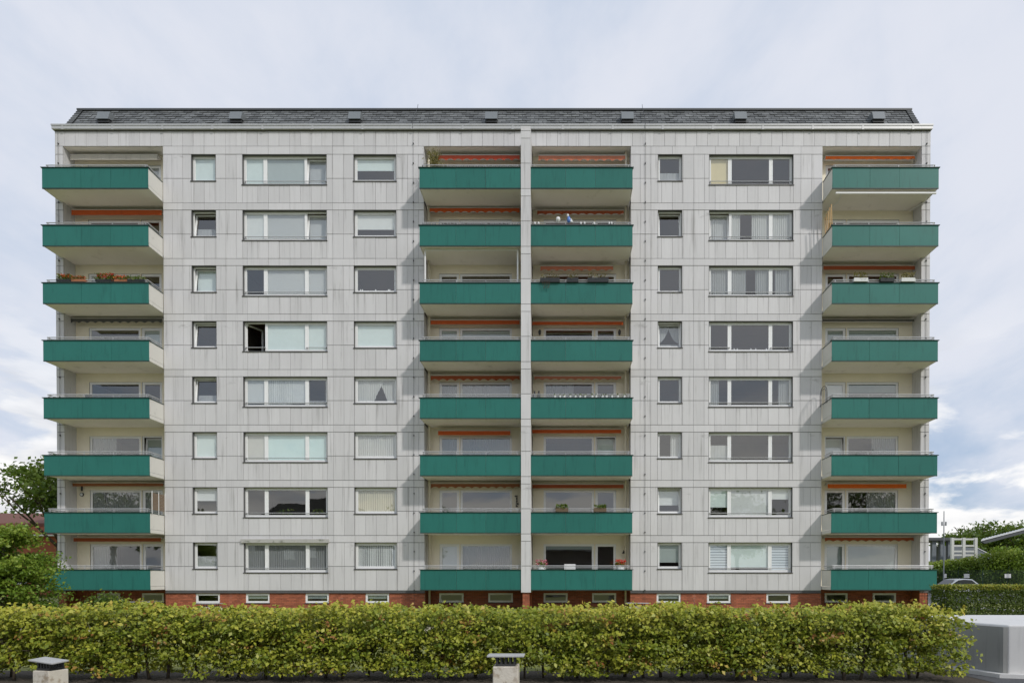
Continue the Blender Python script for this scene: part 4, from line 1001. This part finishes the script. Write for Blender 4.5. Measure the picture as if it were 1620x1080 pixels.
# clipped hedge at the right
def clipped(name, x0, x1, y0, y1, h, lab, n, leaf, lm, stems=True):
    e = empty(name, ((x0+x1)/2, (y0+y1)/2, 0)); tag(e, lab, 'hedge'); cx, cy = e.location.x, e.location.y
    k = nrg.random(n); P = np.empty((n, 3)); 
    P[:, 0] = nrg.uniform(x0, x1, n); P[:, 1] = nrg.uniform(y0, y1, n); P[:, 2] = nrg.uniform(.05, h, n)
    f = k < .4; P[f, 1] = y0+np.abs(nrg.normal(0, .06, f.sum())); t = (k > .4) & (k < .7); P[t, 2] = h-np.abs(nrg.normal(0, .05, t.sum())); l = (k > .7) & (k < .76); P[l, 0] = x0+np.abs(nrg.normal(0, .06, l.sum()))
    P += nrg.normal(size=(n, 3))*.025
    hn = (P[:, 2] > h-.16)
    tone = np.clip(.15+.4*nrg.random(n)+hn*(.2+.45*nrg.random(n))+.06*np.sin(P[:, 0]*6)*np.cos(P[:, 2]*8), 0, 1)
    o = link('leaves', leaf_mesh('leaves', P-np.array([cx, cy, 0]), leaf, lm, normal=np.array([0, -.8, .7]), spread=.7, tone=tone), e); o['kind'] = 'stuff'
    mb = MB()
    for i in range(int((x1-x0)/.6)): link('stem', MB().tube([(x0-cx+.3+i*.6, 0, 0), (x0-cx+.32+i*.6, .03, h*.5), (x0-cx+.3+i*.6+rng.uniform(-.1, .1), 0, h*.9)], .025, 5, .012).mesh('stem', M_BARK), e)
    return e
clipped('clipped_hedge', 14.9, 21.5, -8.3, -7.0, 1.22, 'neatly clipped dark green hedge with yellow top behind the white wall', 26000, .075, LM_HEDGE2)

# small tree at the left, overlapping the lower left balconies
def layered(name, loc, h, rad, lab, n=19000, tiers=14):
    e = empty(name, loc); tag(e, lab, 'tree')
    tb = MB(); tb.tube([(0, 0, -.1), (.05, 0, h*.4), (-.05, 0, h*.8)], .09, 8, .03); link('trunk', tb.mesh('trunk', M_BARK, smooth=True), e)
    P, tn = [], []
    for i in range(tiers*7):
        a = rng.uniform(0, 6.283); z0 = h*rng.uniform(.04, .92); prof = math.sin(min(1, (1-z0/h)*1.25+.12)*math.pi*.5)**.8
        L = rad*prof*rng.uniform(.65, 1.12); base = Vector((0, 0, z0)); d = Vector((math.cos(a), math.sin(a), rng.uniform(.02, .28)))
        b = MB(); pts = [base+d*L*t+Vector((0, 0, -.12*L*t*t)) for t in (0, .35, .7, 1)]; b.tube(pts, .022, 5, .006)
        link('branch', b.mesh('branch', M_BARK), e)
        m = int(n/(tiers*7)); t = nrg.random(m)**.6; tt = rng.random()
        q = np.array(base)[None]+np.array(d)[None]*(L*t)[:, None]; q[:, 2] -= .12*L*t*t
        q += nrg.normal(size=(m, 3))*np.array([.17, .17, .085])*(.45+t)[:, None]; P.append(q); tn.append(np.clip(.25+.45*nrg.random(m)+.3*(tt-.4)+.15*(z0/h-.5), 0, 1))
    P = np.concatenate(P); tn = np.concatenate(tn)
    link('crown', leaf_mesh('crown', P, .125, LM_BUSH, normal=np.array([0, -.4, .8]), spread=.8, tone=tn), e); return e
layered('young_tree', at(2, 940, 27.0)[:2]+(0,), 3.85, 1.95, 'leafy light green young tree in front of the lower left corner balconies')
e = empty('low_shrub', (at(128, 950, 30)[0], -2.6, 0)); tag(e, 'low dark green shrub at the foot of the left corner balcony', 'shrub')
n = 900; P = np.stack([nrg.normal(0, .42, n), nrg.normal(0, .3, n), np.abs(nrg.normal(.3, .22, n))], 1); link('leaves', leaf_mesh('leaves', P, .12, LM_TREE, normal=np.array([0, -.4, .7])), e)
link('stem', MB().tube([(0, 0, 0), (.1, 0, .5)], .02, 5).mesh('stem', M_BARK), e)
# maple and house behind on the left
x, y, z = at(92, 780, 54); tree('maple_tree', (x, y, 0), 10.6, 3.9, LM_TREE, 'dark green broad maple rising behind the left end of the block', leaf=.32, n=6500, squash=.54, cz=8.5, clumps=60)
x, y, z = at(8, 812, 75); tree('far_tree', (x, y, 0), 9.0, 2.6, LM_BUSH, 'pale green treetop above the red roof at the far left edge', leaf=.35, n=2500, clumps=40)
M_TILE = pm('orange_roof_tile', (.50, .14, .05), .8, .2, 4, tone=.3); M_TILEB = pm('brown_roof_tile', (.16, .07, .05), .8, .2, 4)
hs = empty('red_roofed_house', (-45, 22, 0)); tag(hs, 'brick house with orange tiled roof behind the small tree at left', 'house')
link('wall', MB().box(-9, 3.2, 0, 8, 0, 5.2).mesh('wall', M_BRICK), hs)
mb, tn = MB(), []
for i in range(9):
    for k in range(30):
        a = -9.4+k*.43; p = i/9; q = (i+1.12)/9
        mb.quad((a, -.5+3.2*p, 5.1+1.0*p+.05), (a+.41, -.5+3.2*p, 5.1+1.0*p+.05), (a+.41, -.5+3.2*q, 5.1+1.0*q), (a, -.5+3.2*q, 5.1+1.0*q)); tn.append(rng.random())
rf = link('roof', MB().prism([(-.5, 5.05), (2.7, 6.08), (2.7, 6.0), (8.5, 5.0)], -9.4, 3.45, 'x').mesh('roof', M_TILE), hs); o = link('tiles', mb.mesh('tiles', M_TILE, tn), rf); o['kind'] = 'stuff'
link('upper_roof', MB().prism([(2.4, 6.0), (2.4, 6.3), (5.4, 7.45), (8.4, 6.2), (8.4, 6.0)], -9.6, 2.2, 'x').mesh('upper_roof', M_TILEB), hs)
link('gutter', MB().tube([(-9.5, -.56, 5.05), (3.5, -.56, 5.05)], .07, 6).mesh('gutter', M_WHITE), hs)
for i in range(3):
    w = link('window', MB().ring(-.6, .6, 1.0, 2.4, .09, -.04, .0).mesh('window', M_FRAME), hs, (-7.5+i*3.6, -.002, 0)); link('pane', MB().quad((-.52, -.012, 1.08), (.52, -.012, 1.08), (.52, -.012, 2.32), (-.52, -.012, 2.32)).mesh('pane', M_STEEL), w)

# ------------------------------------------------------------------ right background: street, fence, yard
M_GALV = pm('weathered_steel_blue', (.17, .19, .21), .6, .15, 2, streak=.2); M_FWHITE = pm('white_steel_frame', (.62, .62, .58), .6, .08, 2)
M_CORR = pm('corrugated_sheet', (.66, .67, .68), .5, .06, 2, streak=.15); M_FENCE = pm('green_fence_wire', (.02, .05, .03), .6, .1, 4)
# parked car
def car(loc, rz):
    e = empty('parked_car', loc, (0, 0, rz)); tag(e, 'silver car parked on the street beyond the right corner of the block', 'car')
    paint = pm('silver_paint', (.50, .52, .54), .25, .03, 3, metal=.5); dark = pm('car_glass', (.02, .025, .03), .08, .05, 3); tyre = pm('tyre', (.02, .02, .02), .8, .1, 5)
    lower = [(-2.1, .38), (-2.15, .62), (-2.08, .80), (-1.2, .95), (1.55, 1.0), (2.1, .92), (2.12, .45), (2.0, .3), (-1.95, .3)]
    o = link('body', MB().prism([(p, q) for p, q in lower], -.88, .88, 'y').mesh('body', paint), e); bevel(o, .09, 3)
    cab = [(-1.25, .93), (-.45, 1.40), (.2, 1.47), (1.1, 1.42), (1.85, .98)]
    o = link('cabin', MB().prism(cab, -.74, .74, 'y').mesh('cabin', paint), e); bevel(o, .07, 3)
    for s in (-1, 1): link('side_window', MB().prism([(-1.0, 1.0), (-.42, 1.33), (.2, 1.39), (1.02, 1.34), (1.5, 1.02)], s*.742, s*.75, 'y').mesh('side_window', dark), e)
    link('windscreen', MB().quad((-1.21, -.62, .98), (-1.21, .62, .98), (-.55, .58, 1.37), (-.55, -.58, 1.37)).mesh('windscreen', dark), e, (-.03, 0, .02))
    link('grille', MB().box(-2.17, -2.1, -.5, .5, .42, .66).mesh('grille', dark), e); link('bumper', bevel(link('y', MB().box(-2.22, -1.98, -.84, .84, .28, .42).mesh('bumper', dark)), .03).data, e); bpy.data.objects.remove(bpy.data.objects['y'])
    for s in (-1, 1): link('headlight', MB().lathe([(.02, 0), (.15, .03), (.17, .1), (.05, .16)], 10).mesh('headlight', M_WHITE), e, (-2.04, s*.62, .66))
    for xx in (-1.35, 1.3):
        for s in (-1, 1):
            w = link('wheel', cached('tyre', lambda: MB().tube([(0, -.1, 0), (0, .1, 0)], .32, 18).mesh('wheel', tyre)), e, (xx, s*.82, .32)); link('rim', cached('rim', lambda: MB().tube([(0, -.108, 0), (0, .108, 0)], .2, 12).mesh('rim', M_RAILW)), w)
x, y, z = at(1512, 940, 58); car((x, y, .004), R(14))
# fence with signs and overgrown bank
FYY = 33.0
def fy(px): return (px-889)*(FYY+34.1)/1064
fe = empty('mesh_fence', (fy(1550), FYY, 0)); tag(fe, 'green wire mesh fence with small white signs along the street', 'fence')
x = fy(1478)-fe.location.x
mbw = MB()
while x < 12:
    link('post', cached('fpost', lambda: MB().tube([(0, 0, 0), (0, 0, 2.3), (0, -.25, 2.6)], .04, 6).mesh('post', M_FENCE)), fe, (x, 0, 0)); x += 2.45
for i in range(23): mbw.box(-5.2, 12, -.006, .006, .1+i*.1, .112+i*.1)
for i in range(172): mbw.box(-5.2+i*.1, -5.19+i*.1, -.004, .004, .1, 2.3)
o = link('wire_mesh', mbw.mesh('wire_mesh', M_FENCE), fe); o['kind'] = 'stuff'
for px, w in ((1496, .25), (1530, .55), (1595, .62)):
    link('sign_plate', MB().box(-w/2, w/2, -.05, -.02, 1.55, 1.95).mesh('sign_plate', M_WHITE), fe, (fy(px)-fe.location.x, 0, 0))
# overgrown shrubs behind the fence
for i, (px, hh, lb) in enumerate(((1500, 3.1, 'leftmost shrub behind the mesh fence beside the steel mast'), (1528, 3.3, 'shrub behind the mesh fence below the white steel frame'), (1556, 3.5, 'shrub behind the mesh fence below the sloping conveyor'), (1585, 4.0, 'tall shrub behind the mesh fence below the canopy tip'), (1618, 4.3, 'shrub behind the mesh fence at the right picture edge'))):
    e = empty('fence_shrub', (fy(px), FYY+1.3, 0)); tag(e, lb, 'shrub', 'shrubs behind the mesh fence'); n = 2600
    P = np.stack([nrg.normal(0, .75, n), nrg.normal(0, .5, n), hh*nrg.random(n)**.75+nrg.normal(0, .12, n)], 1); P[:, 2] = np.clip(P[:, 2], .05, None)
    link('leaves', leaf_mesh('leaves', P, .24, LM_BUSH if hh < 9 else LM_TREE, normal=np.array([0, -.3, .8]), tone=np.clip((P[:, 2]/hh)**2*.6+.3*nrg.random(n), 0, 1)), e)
    for k in range(4): link('stem', MB().tube([(rng.uniform(-.4, .4), 0, 0), (rng.uniform(-.7, .7), 0, hh*.8)], .03, 5).mesh('stem', M_BARK), e)
# open steel shed
d = 74; sx, sy, _ = at(1474, 914, d)
sh = empty('steel_shed', (sx, sy, 0)); tag(sh, 'open shed of grey steel columns under a flat dark roof', 'shed')
sc = d/1064
for px in (1477, 1490, 1502): link('column', MB().box(-.22, .22, -.22, .22, 0, 5.6).mesh('column', M_GALV), sh, ((px-1474)*sc, 0, 0))
link('roof', MB().box(-3, 36*sc, -.6, 6, 5.65, 5.95).mesh('roof', M_ROOFD), sh)
link('back_panel', MB().box(-3, 32*sc, 5, 5.1, 3.6, 5.3).mesh('back_panel', M_CORR), sh); link('wall_band', MB().box(-3, 34*sc, 4.8, 4.9, .3, 2.4).mesh('wall_band', M_BRICK), sh); link('beam', MB().box(-3, 34*sc, -.1, .1, 2.6, 3.1).mesh('beam', M_FWHITE), sh)
# white steel frame rack
fx, fy2, _ = at(1505, 914, 72); rk = empty('steel_rack', (fx, fy2, 0)); sc = 72/1064; tag(rk, 'white open steel rack frame beside the shed', 'rack')
for px in (1507, 1525, 1544): link('post', MB().box(-.14, .14, -.14, .14, 0, 5.85).mesh('post', M_FWHITE), rk, ((px-1505)*sc, 0, 0))
for zz in (5.6, 4.9, 4.3, 3.9, 3.3): link('beam', MB().box(1.5*sc, 39.5*sc, -.09, .09, zz, zz+.18).mesh('beam', M_FWHITE), rk)
# sloping conveyor housing
cx, cy, _ = at(1545, 914, 76); cv = empty('conveyor_housing', (cx, cy, 0)); sc = 76/1064; tag(cv, 'long grey sloping conveyor housing behind the fence shrubs', 'conveyor')
link('housing', MB().prism([(-4.0, 5.2), (0, 4.95), (46*sc, 3.35), (46*sc, 2.1), (-4.0, 2.9)], 0, 2.2, 'y').mesh('housing', M_GALV), cv)
link('edge_strip', MB().prism([(0, 5.03), (46*sc, 3.43), (46*sc, 3.34), (0, 4.94)], -.06, 2.3, 'y').mesh('edge_strip', M_CORR), cv); link('marking', MB().prism([(8*sc, 4.3), (16*sc, 3.98), (16*sc, 3.86), (8*sc, 4.18)], -.03, -.004, 'y').mesh('marking', M_FWHITE), cv)
for xx in (.3, 2.8): link('leg', MB().box(xx, xx+.2, .2, .4, 0, 3.0).mesh('leg', M_GALV), cv)
# corrugated canopy at the right edge
nx, ny, _ = at(1553, 914, 62); sc = 62/1064; cn = empty('corrugated_canopy', (nx, ny, 0)); tag(cn, 'pale corrugated canopy roof rising towards the right picture edge', 'canopy')
mb = MB(); L = 110*sc
for i in range(44):
    x0 = L*i/44; x1 = L*(i+1)/44; z0 = 1.5+(914-853)*sc+x0*.26; z1 = z0+L/44*.26; w = .05*(i % 2); w2 = .05*((i+1) % 2)
    mb.quad((x0, 0, z0+w), (x1, 0, z1+w2), (x1+3.2, 5, z1+w2+.35), (x0+3.2, 5, z0+w+.35)); mb.quad((x0, -.001, z0-.12), (x1, -.001, z1-.12), (x1, -.001, z1+w2), (x0, -.001, z0+w))
link('sheet', mb.mesh('sheet', M_CORR), cn); link('underside', MB().prism([(.1, 5.05-.16), (L, 5.05+L*.26-.16), (L, 5.05+L*.26-.42), (.4, 5.05-.34)], .05, .4, 'y').mesh('underside', M_ROOFD), cn)
for xx in (8.6, ): link('post', MB().box(xx, xx+.15, 2.0, 2.15, 0, 5.0+xx*.26-.4).mesh('post', M_GALV), cn)
# mast
mx, my, _ = at(1494, 914, 60); ms = empty('street_mast', (mx, my, 0)); tag(ms, 'slim grey mast with two small side brackets near the right corner', 'mast')
link('pole', MB().tube([(0, 0, 0), (0, 0, 4.8), (0, 0, 7.5)], .06, 8, .035).mesh('pole', M_GALV), ms)
for s in (-1, 1): link('bracket', MB().tube([(0, 0, 6.25), (s*.14, 0, 6.3), (s*.17, 0, 6.5)], .02, 5).box(s*.17-.05, s*.17+.05, -.04, .04, 6.2, 6.55).mesh('bracket', M_GALV), ms)
# far trees on the right
for px, top, dd, rad, lb in ((1548, 828, 100, 4.6, 'dark far tree above the white steel rack'), (1585, 832, 104, 4.4, 'rounded far tree between rack and canopy'), (1612, 826, 96, 4.0, 'far tree with tallest tip above the canopy'), (1522, 842, 98, 3.2, 'lowest far tree just right of the mast'), (1640, 828, 98, 5, 'far tree cut by the right picture edge')):
    x, y, z = at(px, top, dd); tree('background_tree', (x, y, 0), z, rad, LM_TREE, lb, leaf=.42, n=4200, squash=.75, group='trees beyond the yard', clumps=60)
x, y, z = at(1606, 868, 70); tree('yard_tree', (x, y, 0), z+.5, 2.6, LM_BUSH, 'fresh green tree under the canopy at the right edge', leaf=.3, n=3000, clumps=45)

# ------------------------------------------------------------------ what the lower windows mirror: the other side of the street
M_DARKW = pm('dark_clinker_wall', (.07, .06, .055), .9, .2, 4)
hb = empty('gabled_house', (-36, -66, 0)); tag(hb, 'dark roofed house mirrored in the second floor windows left', 'house')
link('wall', MB().box(-9, 9, -6, 6, 0, 8).mesh('wall', M_DARKW), hb); link('roof', MB().prism([(-9.6, 7.9), (-4, 12.4), (4, 12.4), (9.6, 7.9)], -6.4, 6.4, 'y').mesh('roof', M_ROOFD), hb)
for i in range(4): link('window', MB().box(-7.6+i*4, -6.2+i*4, 6.0, 6.05, 4.6, 6.0).mesh('window', M_FRAME), hb)
hb2 = empty('gabled_house', (6, -70, 0)); tag(hb2, 'long low house mirrored in the lowest windows beside the fin', 'house')
link('wall', MB().box(-11, 11, -5, 5, 0, 6).mesh('wall', M_DARKW), hb2); link('roof', MB().prism([(-5.6, 5.9), (0, 10.0), (5.6, 5.9)], -11.5, 11.5, 'x').mesh('roof', M_ROOFD), hb2)
for (x, y, h, rd, lb) in ((-62, -58, 17, 6.5, 'tall tree mirrored in the left corner balcony windows'), (-52, -54, 12, 4.5, 'tree mirrored in the lower left windows'), (-20, -60, 12, 4.5, 'tree mirrored between the houses in the lower windows'), (24, -58, 13, 5, 'tree mirrored in the lower right window column'), (38, -56, 18, 6.5, 'tall tree mirrored in the right corner balcony windows'), (50, -60, 15, 5.5, 'tree mirrored in the lowest right corner window')):
    tree('street_tree', (x, y, 0), h, rd, LM_TREE, lb, leaf=.5, n=4500, group='trees mirrored in the windows', clumps=70)
